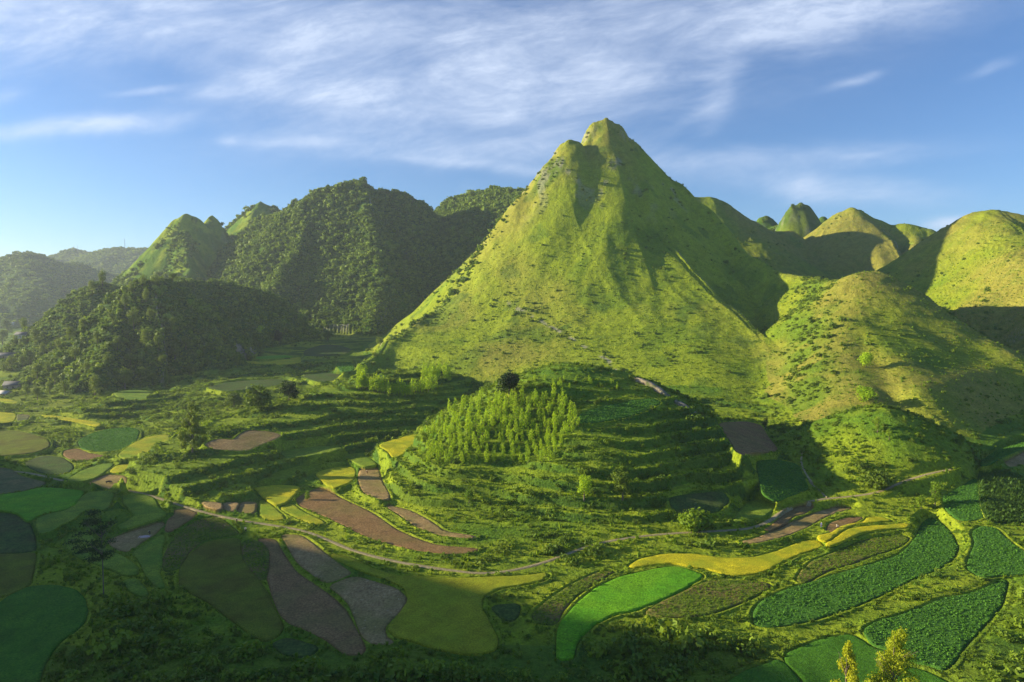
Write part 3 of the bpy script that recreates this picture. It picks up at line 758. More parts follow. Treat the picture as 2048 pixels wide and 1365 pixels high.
def mat(name, builder, rough=.9, spec=.15, translucent=0., tcol=None):
    m = bpy.data.materials.new(name); m.use_nodes = True
    w = NT(m.node_tree); w.n.clear()
    out = w.new('ShaderNodeOutputMaterial'); b = w.new('ShaderNodeBsdfPrincipled')
    b.inputs['Roughness'].default_value = rough
    b.inputs['Specular IOR Level'].default_value = spec
    c, bump = builder(w)
    w.put(b.inputs['Base Color'], c if isinstance(c, bpy.types.NodeSocket) else col(c))
    if bump is not None: w.put(b.inputs['Normal'], bump)
    last = b.outputs[0]
    if translucent:
        t = w.new('ShaderNodeBsdfTranslucent')
        w.put(t.inputs['Color'], c if tcol is None else tcol(w, c))
        mx = w.new('ShaderNodeMixShader'); mx.inputs[0].default_value = translucent
        w.l.new(b.outputs[0], mx.inputs[1]); w.l.new(t.outputs[0], mx.inputs[2]); last = mx.outputs[0]
    w.l.new(last, out.inputs[0])
    return m
def geo_pos(w): return w.new('ShaderNodeNewGeometry').outputs['Position']
def bump(w, h, dist=1., strength=1.):
    n = w.new('ShaderNodeBump'); n.inputs['Strength'].default_value = strength; n.inputs['Distance'].default_value = dist
    w.l.new(h, n.inputs['Height']); return n.outputs[0]

def b_ground(w):
    P = geo_pos(w)
    a = w.new('ShaderNodeAttribute'); a.attribute_name = 'tint'
    n1 = w.noise(P, .9, 5, .65); n2 = w.noise(P, .16, 4, .6); n3 = w.noise(w.vmath('MULTIPLY', P, (1, 1, .35)), 2.6, 3, .6)
    f = w.math('MULTIPLY', w.mapr(n1, .3, .7, .70, 1.30), w.mapr(n2, .3, .7, .84, 1.16))
    f = w.math('MULTIPLY', f, w.mapr(n3, .3, .7, .75, 1.25))
    c = w.vmath('SCALE', a.outputs['Color']); c.node.inputs['Scale'].default_value = 1; w.l.new(f, c.node.inputs['Scale'])
    h = w.math('ADD', w.math('MULTIPLY', n1, 1.0), w.math('ADD', w.math('MULTIPLY', n3, .35), w.math('MULTIPLY', n2, 2.4)))
    return c, bump(w, h, 1.5, .6)
M_GROUND = mat('grass_and_soil', b_ground, .95, .08)

Vall = np.stack([X, Y, Z], -1).reshape(-1, 3)
idx = np.arange(NRr * NC).reshape(NRr, NC); idx = np.concatenate([idx, idx[:, :1]], 1)
Fall = np.stack([idx[:-1, :-1], idx[:-1, 1:], idx[1:, 1:], idx[1:, :-1]], -1).reshape(-1, 4)
fw = np.concatenate([WHO, WHO[:, :1]], 1)[:-1, :-1].reshape(-1)
# vertex normals of the whole sheet so that the pieces join without a seam
v0, v1, v2, v3 = (Vall[Fall[:, k]] for k in range(4))
fn = np.cross(v2 - v0, v3 - v1)
VN = np.zeros_like(Vall)
for k in range(4):
    for ax in range(3): VN[:, ax] += np.bincount(Fall[:, k], fn[:, ax], len(Vall))
VN /= np.maximum(np.linalg.norm(VN, axis=1, keepdims=True), 1e-9)
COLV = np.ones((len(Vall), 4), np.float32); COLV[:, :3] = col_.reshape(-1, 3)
GROUPS = [('ground', [0]), ('mountain', [hid['mountain'], hid['summit_knob']])] + [('hill', [hid[n]]) for n in HN if n not in ('mountain', 'summit_knob', 'tower_foot', 'tower', 'far_left_back', 'far_left', 'shade_ridge', 'shade_hill')]
GROUPS += [('hill', [hid['tower'], hid['tower_foot']]), ('hill', [hid['far_left'], hid['far_left_back']]), ('hill', [hid['shade_ridge'], hid['shade_hill']])]
for nm, ids in GROUPS:
    sel = np.isin(fw, ids); F = Fall[sel]
    if not len(F): continue
    used, inv = np.unique(F, return_inverse=True)
    me = mesh_np(nm, Vall[used], inv.reshape(-1, 4))
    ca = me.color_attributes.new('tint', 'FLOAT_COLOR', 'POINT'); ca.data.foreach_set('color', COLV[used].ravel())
    me.normals_split_custom_set_from_vertices(VN[used].tolist())
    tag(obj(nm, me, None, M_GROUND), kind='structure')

def hz(x, y):
    """terrain height at a few points"""
    return final_height(np.atleast_1d(np.asarray(x, float)), np.atleast_1d(np.asarray(y, float)))
def HFq(x, y): return final_height(x, y)
_it = None
def hgrid(x, y):
    """bilinear look-up in the polar sheet (fast)"""
    x = np.asarray(x, float); y = np.asarray(y, float)
    r = np.hypot(x, y); a = np.arctan2(x, y)
    fi = np.interp(r, rs, np.arange(NRr)); fj = np.clip((a - azs[0]) / (azs[NA - 1] - azs[0]) * (NA - 1), 0, NA - 1.001)
    i = np.clip(fi.astype(int), 0, NRr - 2); j = fj.astype(int); u = fi - i; v = fj - j
    return (Z[i, j] * (1 - u) * (1 - v) + Z[i + 1, j] * u * (1 - v) + Z[i, j + 1] * (1 - u) * v + Z[i + 1, j + 1] * u * v)
def hit(px, py): return ground_hit(px, py, hgrid, 108., 3300.)

# ------------------------------------------------------------------ leaves: card clouds used by trees, shrubs, weeds
def cards(C, N, size, rng, aspect=.6, bend=0.):
    """one leaf-like quad at each centre C, facing roughly along N"""
    n = len(C)
    N = N + rng.normal(0, .55, (n, 3)); N /= np.linalg.norm(N, axis=1, keepdims=True) + 1e-9
    U = np.cross(N, rng.normal(0, 1, (n, 3))); U /= np.linalg.norm(U, axis=1, keepdims=True) + 1e-9
    W = np.cross(N, U)
    s = (size * rng.uniform(.65, 1.35, n))[:, None]
    V = np.stack([C - U * s, C - W * s * aspect, C + U * s, C + W * s * aspect], 1).reshape(-1, 3)
    return V, np.arange(n * 4).reshape(n, 4)
def blob_points(n, c, r, rng, inner=.35):
    d = rng.normal(0, 1, (n, 3)); d /= np.linalg.norm(d, axis=1, keepdims=True)
    rad = (1 - inner * rng.random(n) ** 1.5)[:, None]
    lump = 1 + .22 * np.sin(d[:, :1] * 5 + d[:, 1:2] * 4 + c[0]) * np.cos(d[:, 2:] * 5 + c[1])
    P = np.asarray(c) + d * rad * lump * np.asarray(r)
    nn = d / np.asarray(r); nn /= np.linalg.norm(nn, axis=1, keepdims=True)
    return P, nn
def join(parts):
    V, F, o = [], [], 0
    for v, f in parts:
        V.append(v); F.append(f + o); o += len(v)
    return np.concatenate(V), np.concatenate(F)
def crown_mesh(name, blobs, n, size, seed, aspect=.6, inner=.35):
    rng = np.random.default_rng(seed)
    vol = np.array([np.prod(b[1]) ** (2 / 3.) for b in blobs]); k = np.maximum((n * vol / vol.sum()).astype(int), 6)
    parts = []
    for (c, r), kk in zip(blobs, k):
        P, N = blob_points(kk, c, r, rng, inner)
        parts.append(cards(P, N, size, rng, aspect))
    V, F = join(parts)
    return mesh_np(name, V, F, False)
def tube(pts, rad, k=6):
    pts = [np.asarray(p, float) for p in pts]; V = []; F = []
    for i, p in enumerate(pts):
        d = pts[min(i + 1, len(pts) - 1)] - pts[max(i - 1, 0)]; d /= np.linalg.norm(d) + 1e-9
        u = np.cross(d, (.3, .9, .2)); u /= np.linalg.norm(u) + 1e-9; w = np.cross(d, u)
        for j in range(k):
            t = 2 * math.pi * j / k; V.append(p + (u * math.cos(t) + w * math.sin(t)) * rad[i])
    for i in range(len(pts) - 1):
        for j in range(k):
            F.append((i * k + j, i * k + (j + 1) % k, (i + 1) * k + (j + 1) % k, (i + 1) * k + j))
    b = (len(pts) - 1) * k
    F.append((b, b + 1, b + 2, b + 3))
    return np.array(V), np.array(F)

def leafmat(name, c0, c1, tr=.35, warm=(1.25, 1.1, .5)):
    def bld(w):
        oi = w.new('ShaderNodeObjectInfo')
        n = w.noise(geo_pos(w), .55, 3, .6)
        f = w.math('ADD', w.math('MULTIPLY', oi.outputs['Random'], .65), w.math('MULTIPLY', w.mapr(n, .3, .7, 0, 1), .5), clamp=True)
        return w.mix(f, c0, c1), None
    return mat(name, bld, .62, .22, tr, lambda w, c: w.mix(1.0, c, warm, 'MULTIPLY'))
L_CANOPY = leafmat('canopy_leaves', (.050, .120, .014), (.240, .350, .028))
L_LIME = leafmat('lime_leaves', (.27, .44, .018), (.44, .62, .026), .48)
L_SHRUB = leafmat('shrub_leaves', (.085, .160, .018), (.200, .280, .024))
L_WEED = leafmat('weed_leaves', (.090, .200, .014), (.245, .360, .020), .4)
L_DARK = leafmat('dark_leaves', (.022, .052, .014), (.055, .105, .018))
L_CROP = leafmat('crop_leaves', (.055, .175, .022), (.150, .350, .036), .3, (1.1, 1.1, .6))
L_CORN = leafmat('maize_leaves', (.060, .150, .024), (.130, .230, .032), .35)
L_GOLD = leafmat('gold_leaves', (.24, .33, .018), (.56, .58, .030), .45, (1.1, 1.1, .5))
L_STRAW = leafmat('straw', (.30, .22, .10), (.50, .38, .19), .1, (1, 1, 1))
def b_bark(w):
    n = w.noise(w.vmath('MULTIPLY', geo_pos(w), (3, 3, .6)), 2.0, 4)
    return w.mix(n, (.09, .065, .045), (.24, .20, .15)), bump(w, n, .1, .6)
M_BARK = mat('bark', b_bark)

# ------------------------------------------------------------------ scattered plants nobody could count
def template(name, V, F, m):
    me = mesh_np(name, V, F, False); me.materials.append(m)
    o = bpy.data.objects.new(name, me)           # referenced by the node group only; not in the scene
    return o
def blob_template(name, seed, m, n=60, size=.26, flat=.8, blobs=4, spread=.45):
    rng = np.random.default_rng(seed); parts = []
    for b in range(blobs):
        c = (rng.uniform(-spread, spread), rng.uniform(-spread, spread), rng.uniform(.35, .8) * flat)
        r = rng.uniform(.45, .7)
        P, N = blob_points(n // blobs, c, (r, r, r * flat), rng, .3)
        parts.append(cards(P, N, size, rng, .7))
    V, F = join(parts); V[:, 2] = np.maximum(V[:, 2], -.1)
    return template(name, V, F, m)
def tuft_template(name, seed, m, n=16, h=1., w=.13, lean=.45):
    rng = np.random.default_rng(seed); V = []; F = []
    for i in range(n):
        a = rng.uniform(0, 6.283); r = rng.uniform(0, .35); b = np.array((math.cos(a) * r, math.sin(a) * r, -.1))
        d = np.array((math.cos(a), math.sin(a), 0)) * rng.uniform(.1, lean); s = np.array((-math.sin(a), math.cos(a), 0)) * w
        H = h * rng.uniform(.6, 1.1); o = len(V)
        V += [b - s, b + s, b + d * .5 + (0, 0, H * .6) + s * .9, b + d * .5 + (0, 0, H * .6) - s * .9,
              b + d * 1.4 + (0, 0, H) + s * .15, b + d * 1.4 + (0, 0, H) - s * .15]
        F += [(o, o + 1, o + 2, o + 3), (o + 3, o + 2, o + 4, o + 5)]
    return template(name, np.array(V), np.array(F), m)
def scatter(name, P, S, temps, seed, parent=None, kind='stuff', label=None, cat=None, squash=None, yaw=None):
    rng = np.random.default_rng(seed); n = len(P)
    me = bpy.data.meshes.new(name)
    me.vertices.add(n); me.vertices.foreach_set('co', np.asarray(P, np.float32).ravel())
    a = me.attributes.new('siz', 'FLOAT_VECTOR', 'POINT')
    S3 = np.repeat(np.asarray(S, np.float32)[:, None], 3, 1); S3[:, 2] *= rng.uniform(.75, 1.25, n) if squash is None else squash
    a.data.foreach_set('vector', S3.ravel())
    a = me.attributes.new('turn', 'FLOAT_VECTOR', 'POINT')
    T = rng.normal(0, .10, (n, 3)); T[:, 2] = rng.uniform(0, 6.283, n) if yaw is None else yaw
    a.data.foreach_set('vector', T.astype(np.float32).ravel())
    a = me.attributes.new('pick', 'INT', 'POINT'); a.data.foreach_set('value', rng.integers(0, len(temps), n).astype(np.int32))
    o = obj(name, me, parent)
    tag(o, label, cat, kind=kind)
    g = bpy.data.node_groups.new(name, 'GeometryNodeTree')
    g.interface.new_socket('Geometry', in_out='INPUT', socket_type='NodeSocketGeometry')
    g.interface.new_socket('Geometry', in_out='OUTPUT', socket_type='NodeSocketGeometry')
    gi = g.nodes.new('NodeGroupInput'); go = g.nodes.new('NodeGroupOutput')
    inst = g.nodes.new('GeometryNodeInstanceOnPoints'); join_ = g.nodes.new('GeometryNodeJoinGeometry')
    for t in reversed(temps):
        oi = g.nodes.new('GeometryNodeObjectInfo'); oi.inputs['Object'].default_value = t; oi.inputs['As Instance'].default_value = True
        g.links.new(oi.outputs['Geometry'], join_.inputs[0])
    def attr(nm, ty):
        q = g.nodes.new('GeometryNodeInputNamedAttribute'); q.data_type = ty; q.inputs['Name'].default_value = nm; return q.outputs[0]
    g.links.new(gi.outputs[0], inst.inputs['Points']); g.links.new(join_.outputs[0], inst.inputs['Instance'])
    inst.inputs['Pick Instance'].default_value = True
    g.links.new(attr('pick', 'INT'), inst.inputs['Instance Index'])
    g.links.new(attr('siz', 'FLOAT_VECTOR'), inst.inputs['Scale'])
    e2r = g.nodes.new('FunctionNodeEulerToRotation'); g.links.new(attr('turn', 'FLOAT_VECTOR'), e2r.inputs[0])
    g.links.new(e2r.outputs[0], inst.inputs['Rotation'])
    g.links.new(inst.outputs[0], go.inputs[0])
    md = o.modifiers.new('plants', 'NODES'); md.node_group = g
    return o
def sample(dens, seed):
    """pick sheet cells with probability density * area, jittered"""
    rng = np.random.default_rng(seed)
    p = np.clip(dens * CELL, 0, 1) * VIS
    i, j = np.nonzero(rng.random(p.shape) < p)
    dr = (np.gradient(rs)[i]) * rng.uniform(-.5, .5, len(i)); da = R(85) / (NA - 1) * rng.uniform(-.5, .5, len(i))
    r = RR[i, j] + dr; a = A[i, j] + da
    x, y = r * np.sin(a), r * np.cos(a)
    return np.c_[x, y, hgrid(x, y)], i, j, rng
FREE = (INS < 0) & (PD > 1.2) & (NEAR > .35)
FULL = bool(1)
# 1 canopy of the wooded hills
T_can = [blob_template('crown', 200 + i, L_CANOPY, 72, .27, .85) for i in range(4)]
nf = n01(45, 3, 161)
d1 = np.where(FO > .75, 1 / 6.0, 0) * sstep(nf, .12, .26)
d1 = np.where((WHO == hid['far_left']) | (WHO == hid['far_left_back']), 1 / 70., d1)
d1 = np.where((FO > .2) & (FO < .5), 1 / 13. * sstep(n01(40, 3, 163), .40, .58), d1)
LW = np.array([at(*q) for q in [(1062,385,772),(1005,468,745),(968,528,725),(925,590,700),(850,645,650),(780,690,590)]])
mm = (Y > 560) & (Y < 820) & (X > -190) & (X < 60)
LWD = np.full(X.shape, 99.); LWD[mm] = line_dist(LW, X[mm] + 16, Y[mm])[0]
d1 = np.maximum(d1, (1 - sstep(LWD, 9, 22)) * sstep(n01(24, 3, 165), .34, .5) / 13.)
P, i, j, rng = sample(d1 * FREE, 1)
S = np.clip(rng.lognormal(.52, .55, len(P)), .8, 7.0) * np.clip(Y[i, j] / 900, .85, 1.7)
scatter('forest_canopy', P - np.c_[0 * S, 0 * S, S * .25], S, T_can, 2)
print('canopy', len(P))
# 2 shrubs on the grassy slopes: gullies, crests, ledges
T_shr = [blob_template('shrub', 220 + i, L_SHRUB, 60, .28, .8) for i in range(4)]
gr = ((FO < .1) & (Y > 300)).astype(float)
cl = sstep(n01(38, 4, 133), .58, .70) * (1 - .75 * isR)
gully = (1 - sstep(ridged(X, Y, 62, 3, 51), .25, .45))
d2 = gr * (cl * 1 / 70. + gully * 1 / 160. + up * 1 / 12. + 1 / 4000.) * (Y < 1300)
ravine = (np.exp(-(((X - .445 * Y) / 16.) ** 2)) * (Y > 380) * (Y < 640)) + (np.exp(-((RBD / 9.) ** 2)) * (Y > 420)) * .5
d2 = d2 + gr * ravine * 1 / 14. + (WHO == hid['small']) * .02
P, i, j, rng = sample(d2 * FREE, 3)
S = np.clip(rng.lognormal(.15, .42, len(P)), .5, 3.4)
scatter('hillside_shrubs', P - np.c_[0 * S, 0 * S, S * .2], S, T_shr, 4)
print('shrubs', len(P))
# 3 tall grass and weeds on banks, bunds and low ground
T_weed = [tuft_template('weed', 240 + i, L_WEED, 14, 1.0, .12) for i in range(3)] + [blob_template('weed_clump', 250 + i, L_WEED, 40, .24, .7, 3) for i in range(2)]
low = (Y < 640) & (FO < .1) & (isM < .5) & (isR < .5)
steep = sstep(SL, .25, .7)
d3 = low * (.03 + .06 * steep + .05 * RISER + .75 * LIP + .18 * sstep(nB, .45, .6) + .5 * np.exp(-((NEAR - 1.1) / .8) ** 2)) * np.where(Y > 330, .55, 1.)
P, i, j, rng = sample(d3 * FREE, 5)
S = np.clip(rng.lognormal(-.18, .3, len(P)), .35, 1.9) * np.where(NEAR[i, j] < 2.0, .62, 1.)
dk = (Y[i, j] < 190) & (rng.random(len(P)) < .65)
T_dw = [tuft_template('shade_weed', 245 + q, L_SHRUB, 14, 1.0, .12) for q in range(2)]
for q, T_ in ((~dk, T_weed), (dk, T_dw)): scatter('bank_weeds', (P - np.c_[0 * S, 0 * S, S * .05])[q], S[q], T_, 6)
P, i, j, rng = sample(low * (LIP > .45) * .5 * FREE, 15)
T_rim = [tuft_template('rim_weed', 246 + q, L_LIME, 14, 1.0, .12) for q in range(2)]  # tufts on the lips; their lime colour also paints in the sunlit rims
scatter('terrace_rims', P, rng.uniform(.35, .85, len(P)), T_rim, 16)
print('weeds', len(P))
# 4 bushes on the low ground and in the dark belt at the bottom
T_bush = [blob_template('bush', 260 + i, L_SHRUB, 110, .17, .8, 5, .5) for i in range(4)]
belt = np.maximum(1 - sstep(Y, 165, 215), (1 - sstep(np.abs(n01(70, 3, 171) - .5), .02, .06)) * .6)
d4 = low * (NEAR > 3.2) * (belt * .14 * np.where(NEAR < 10, .35, 1.) + steep * .008 + RISER * .15 + sstep(nA, .55, .7) * .03 + .004) + low * np.exp(-((NEAR - 1.7) / .7) ** 2) * .30 * (Y < 235)
P, i, j, rng = sample(d4 * FREE, 7)
S = np.clip(rng.lognormal(.08, .35, len(P)), .5, 2.4) * np.where(NEAR[i, j] < 3.2, .55, 1.) * np.where((Y[i, j] < 215) & (NEAR[i, j] > 5), rng.uniform(1., 2.1, len(P)), 1.)
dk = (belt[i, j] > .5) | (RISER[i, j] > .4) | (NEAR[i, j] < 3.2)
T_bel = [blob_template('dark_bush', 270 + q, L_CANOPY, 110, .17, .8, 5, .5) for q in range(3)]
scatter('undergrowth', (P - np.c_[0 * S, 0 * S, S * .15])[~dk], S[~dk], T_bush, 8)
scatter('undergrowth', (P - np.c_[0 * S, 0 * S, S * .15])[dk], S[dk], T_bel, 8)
print('bushes', len(P))
# 5 tall grass on the big grass slopes
T_grass = [tuft_template('grass', 280 + i, L_WEED, 8, .9, .22, .6) for i in range(3)]
d5 = ((isM > .5) | (isR > .5)) * np.where(Y < 700, .07, .0) * (rock < .3)
P, i, j, rng = sample(d5 * FREE, 9)
S = np.clip(rng.lognormal(-.2, .3, len(P)), .4, 1.6)
scatter('slope_grass', P - np.c_[0 * S, 0 * S, S * .05], S, T_grass, 10)
print('grass', len(P))
# ------------------------------------------------------------------ crop fields
def fieldmat(name, c0, c1, c2=None, sc=1.2, bd=.35, streak=None, tr=0.):
    def bld(w):
        P = geo_pos(w)
        n1 = w.noise(P, sc, 6, .72); n2 = w.noise(P, .07, 3, .6)
        v = n1
        if streak: v = w.noise(w.vmath('MULTIPLY', P, streak), sc, 5, .7, .4)
        f = w.mapr(v, .3, .7); c = w.mix(f, c0, c1)
        if c2 is not None: c = w.mix(w.mapr(n2, .42, .62), c, c2)
        c = w.mix(.5, c, w.mix(w.mapr(w.noise(P, .22, 5, .65, .6), .32, .68), (.55,) * 3, (1.35,) * 3), 'MULTIPLY')
        c = w.mix(.55, c, w.mix(w.mapr(n1, .32, .68), (.35,) * 3, (1.6,) * 3), 'MULTIPLY')
        return c, bump(w, w.math('ADD', n1, w.math('MULTIPLY', w.noise(P, 4.5, 3, .6), .5)), bd, .9)
    return mat(name, bld, .9, .1, tr)
FM = dict(
 gold=fieldmat('ripe_rice', (.46, .43, .016), (.72, .62, .025), (.36, .40, .020), 2.2, .5),
 goldgreen=fieldmat('ripening_rice', (.32, .36, .020), (.50, .46, .025), (.24, .34, .022), 2.2, .5),
 ygreen=fieldmat('young_gold_rice', (.17, .26, .026), (.29, .38, .032), (.15, .26, .025), 2.0, .5),
 olive=fieldmat('olive_rice', (.125, .175, .016), (.22, .25, .020), (.15, .15, .018), 2.4, .5),
 goldolive=fieldmat('olive_gold_rice', (.26, .30, .018), (.42, .40, .022), (.30, .35, .020), 2.2, .5),
 bright=fieldmat('vivid_rice', (.10, .30, .012), (.22, .47, .016), (.12, .36, .014), 1.8, .5),
 green=fieldmat('green_rice', (.055, .17, .014), (.10, .25, .018), (.07, .20, .014), 2.0, .5),
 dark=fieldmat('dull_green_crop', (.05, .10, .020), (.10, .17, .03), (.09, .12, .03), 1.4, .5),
 dry=fieldmat('dry_grass', (.16, .15, .05), (.24, .21, .08), (.13, .16, .05), 1.4, .3),
 dirt=fieldmat('bare_soil', (.21, .120, .045), (.34, .205, .085), (.25, .175, .060), 1.6, .18),
 stubble=fieldmat('straw_stubble', (.26, .155, .060), (.50, .35, .15), (.28, .22, .07), 1.3, .22, (1, .45, 1)),
 leafy=fieldmat('leafy_crop_ground', (.05, .15, .020), (.10, .24, .030), None, 1.3, .7),
 corn=fieldmat('maize_ground', (.05, .10, .02), (.10, .15, .03), None, 1.3, .5),
 weeds=fieldmat('tangled_weeds', (.085, .155, .016), (.20, .25, .03), (.24, .18, .06), 1.5, .7))
HGT = dict(gold=.42, goldgreen=.42, ygreen=.4, olive=.42, goldolive=.45, bright=.42, green=.42, dark=.25, dry=.12, dirt=.05, stubble=.08, leafy=.25, corn=.15, weeds=.3)
NAMES = dict(gold='rice_field', goldgreen='rice_field', ygreen='rice_field', olive='rice_field', goldolive='rice_field', bright='rice_field',
             green='rice_field', dark='crop_field', dry='fallow_field', dirt='ploughed_field', stubble='stubble_field', leafy='vegetable_field', corn='maize_field', weeds='weedy_field')
CATS = {k: v.replace('_', ' ') for k, v in NAMES.items()}
def inset(P, d):
    n = len(P); Q = np.roll(P, 1, 0); N = np.roll(P, -1, 0)
    t = N - Q; t /= np.linalg.norm(t, axis=1, keepdims=True) + 1e-9
    area = .5 * np.sum(P[:, 0] * N[:, 1] - N[:, 0] * P[:, 1])
    nrm = np.c_[-t[:, 1], t[:, 0]] * (1 if area > 0 else -1)
    return P + nrm * (d[:, None] if np.ndim(d) else d)
def build_field(i, kind, label, P, c):
    rng = np.random.default_rng(900 + i)
    hgt = HGT[kind]
    seg = np.linalg.norm(P - np.roll(P, -1, 0), axis=1)
    P = P[seg > .05]
    # wavy, slightly uneven outline
    P = inset(P, .10 + .22 * fbm(P[:, 0], P[:, 1], 3.0, 2, 7))
    A_ = abs(.5 * np.sum(P[:, 0] * np.roll(P[:, 1], -1) - np.roll(P[:, 0], -1) * P[:, 1]))
    sp = max(.8, math.sqrt(A_ / 2600.))
    x0, y0 = P.min(0); x1, y1 = P.max(0)
    gx, gy = np.meshgrid(np.arange(x0, x1, sp), np.arange(y0, y1, sp))
    gx = gx.ravel() + rng.uniform(-.3, .3, gx.size) * sp; gy = gy.ravel() + rng.uniform(-.3, .3, gy.size) * sp
    sd_ = poly_sd(P, gx, gy); k = sd_ < -sp * .45
    Q = np.c_[gx[k], gy[k]]
    n = len(P)
    pts = [Vector(p) for p in np.concatenate([P, Q])]
    vs, es, fs, ov, oe, of = mgeo.delaunay_2d_cdt(pts, [(a, (a + 1) % n) for a in range(n)], [], 1, 1e-4)
    V2 = np.array([tuple(v) for v in vs]); d = poly_sd(P, V2[:, 0], V2[:, 1])
    rim = d > -1e-3
    z = plz(c, V2[:, 0], V2[:, 1]) + hgt * np.where(rim, .72, 1.)
    am = .05 + .13 * hgt
    z += (am * fbm(V2[:, 0], V2[:, 1], 2.4, 2, 81) + .7 * am * fbm(V2[:, 0], V2[:, 1], 11, 2, 83)) * ~rim
    F = np.array([f for f in fs if len(f) == 3])
    V = np.c_[V2, z]
    # outline skirt down to the ground
    cnt = {}
    for f in F:
        for a, b in ((f[0], f[1]), (f[1], f[2]), (f[2], f[0])): cnt[(a, b)] = 1
    skirt = [(a, b) for (a, b) in cnt if (b, a) not in cnt]
    base = V.copy(); base[:, 2] = plz(c, V[:, 0], V[:, 1]) - .25
    ids = sorted({q for e in skirt for q in e}); mp = {q: len(V) + j for j, q in enumerate(ids)}
    V = np.concatenate([V, base[ids]])
    F2 = [(b, a, mp[a]) for a, b in skirt] + [(b, mp[a], mp[b]) for a, b in skirt]
    F = np.concatenate([F, np.array(F2)])
    o = obj(NAMES[kind], mesh_np(NAMES[kind], V, F), None, FM[kind])
    tag(o, label, CATS[kind], kind='thing')
    return o, P, A_
T_leaf = [blob_template('leafy_plant', 300 + k, L_CROP, 26, .30, .55, 2, .25) for k in range(3)]
T_corn = [tuft_template('maize_plant', 310 + k, L_CORN, 9, 1.0, .10, .7) for k in range(3)]
T_straw = [blob_template('straw_heap', 320 + k, L_STRAW, 22, .34, .35, 2, .35) for k in range(3)]
T_rice = [tuft_template('rice_plant', 330 + k, L_WEED, 8, 1.0, .10, .35) for k in range(2)]
for i, (kind, label, P, c) in enumerate(FP):
    o, Pf, area = build_field(i, kind, label, P, c)
    x0, y0 = Pf.min(0); x1, y1 = Pf.max(0)
    rng = np.random.default_rng(500 + i)
    def grid(sx, sy, ang, jit):
        L_ = math.hypot(x1 - x0, y1 - y0)
        a, b = np.meshgrid(np.arange(-L_, L_, sx), np.arange(-L_, L_, sy)); a = a.ravel(); b = b.ravel()
        a = a + rng.uniform(-jit, jit, a.size) * sx; b = b + rng.uniform(-jit, jit, b.size) * sy
        cx, cy = (x0 + x1) / 2, (y0 + y1) / 2
        x = cx + a * math.cos(ang) - b * math.sin(ang); y = cy + a * math.sin(ang) + b * math.cos(ang)
        k = (x > x0) & (x < x1) & (y > y0) & (y < y1); x, y = x[k], y[k]
        k = poly_sd(Pf, x, y) < -.3
        return x[k], y[k]
    if kind in ('leafy', 'weeds') and c[0] < 1e9:
        far = np.median(Pf[:, 1]) > 480
        x, y = grid(*((1.6, 1.6) if far else (.78, .78)), .5, .42)
        if not len(x): continue
        z = plz(c, x, y) + HGT[kind] * .4
        s = rng.uniform(.30, .58, len(x)) * (1.6 if far else 1.)
        scatter('crop' if kind == 'leafy' else 'vines', np.c_[x, y, z], s, T_leaf if kind == 'leafy' else [t for t in T_weed[3:]] + T_weed[:1], 600 + i, parent=o)
    elif kind == 'corn':
        x, y = grid(1.25, .5, R(-62), .12)
        scatter('crop', np.c_[x, y, plz(c, x, y) + .05], rng.uniform(1.1, 1.7, len(x)), T_corn, 600 + i, parent=o)
    elif kind in ('stubble',):
        x, y = grid(2.1, 1.9, .3, .45)
        k = rng.random(len(x)) < .55 * sstep(fbm(x, y, 12, 2, 91), -.3, .3); x, y = x[k], y[k]
        if len(x): scatter('straw', np.c_[x, y, plz(c, x, y) + .05], rng.uniform(.22, .62, len(x)), T_straw, 600 + i, parent=o, squash=.35)

# ------------------------------------------------------------------ dirt path (with its side track)
def ribbon(name, L, wid, z_up, kind='structure'):
    V = []; F = []; n = len(L)
    arc = np.r_[0, np.cumsum(np.linalg.norm(np.diff(L[:, :2], axis=0), axis=1))]
    m = int(arc[-1] / .8); s = np.linspace(0, arc[-1], m)
    Lx, Ly = np.interp(s, arc, L[:, 0]), np.interp(s, arc, L[:, 1])
    tx, ty = np.gradient(Lx), np.gradient(Ly); q = np.hypot(tx, ty); tx /= q; ty /= q
    offs = np.linspace(-1, 1, 7)
    wv = wid * (1 + .25 * fbm(s, s * 0, 9, 2, 5))
    X_ = Lx[:, None] - ty[:, None] * offs * wv[:, None]; Y_ = Ly[:, None] + tx[:, None] * offs * wv[:, None]
    Z_ = hgrid(X_, Y_) + z_up * (1 - np.abs(offs) ** 3) - .02 * (np.abs(offs) > .9)
    Vv = np.stack([X_, Y_, Z_], -1).reshape(-1, 3)
    id_ = np.arange(m * 7).reshape(m, 7)
    Ff = np.stack([id_[:-1, :-1], id_[:-1, 1:], id_[1:, 1:], id_[1:, :-1]], -1).reshape(-1, 4)
    return obj(name, mesh_np(name, Vv, Ff), None, M_PATH)
def b_path(w):
    P = geo_pos(w); n = w.noise(P, 1.1, 5, .65)
    return w.mix(w.mapr(n, .35, .65), (.24, .20, .10), (.42, .35, .20)), bump(w, n, .15, .8)
M_PATH = mat('trodden_earth', b_path)
tag(ribbon('path', PW, .8, .12), kind='structure')
TRK = np.array([hit(px, py) for px, py in [(1655,996),(1632,975),(1612,950),(1601,925),(1606,900)]])
tag(ribbon('path', chaikin(TRK, 2, False), .45, .30), kind='structure')

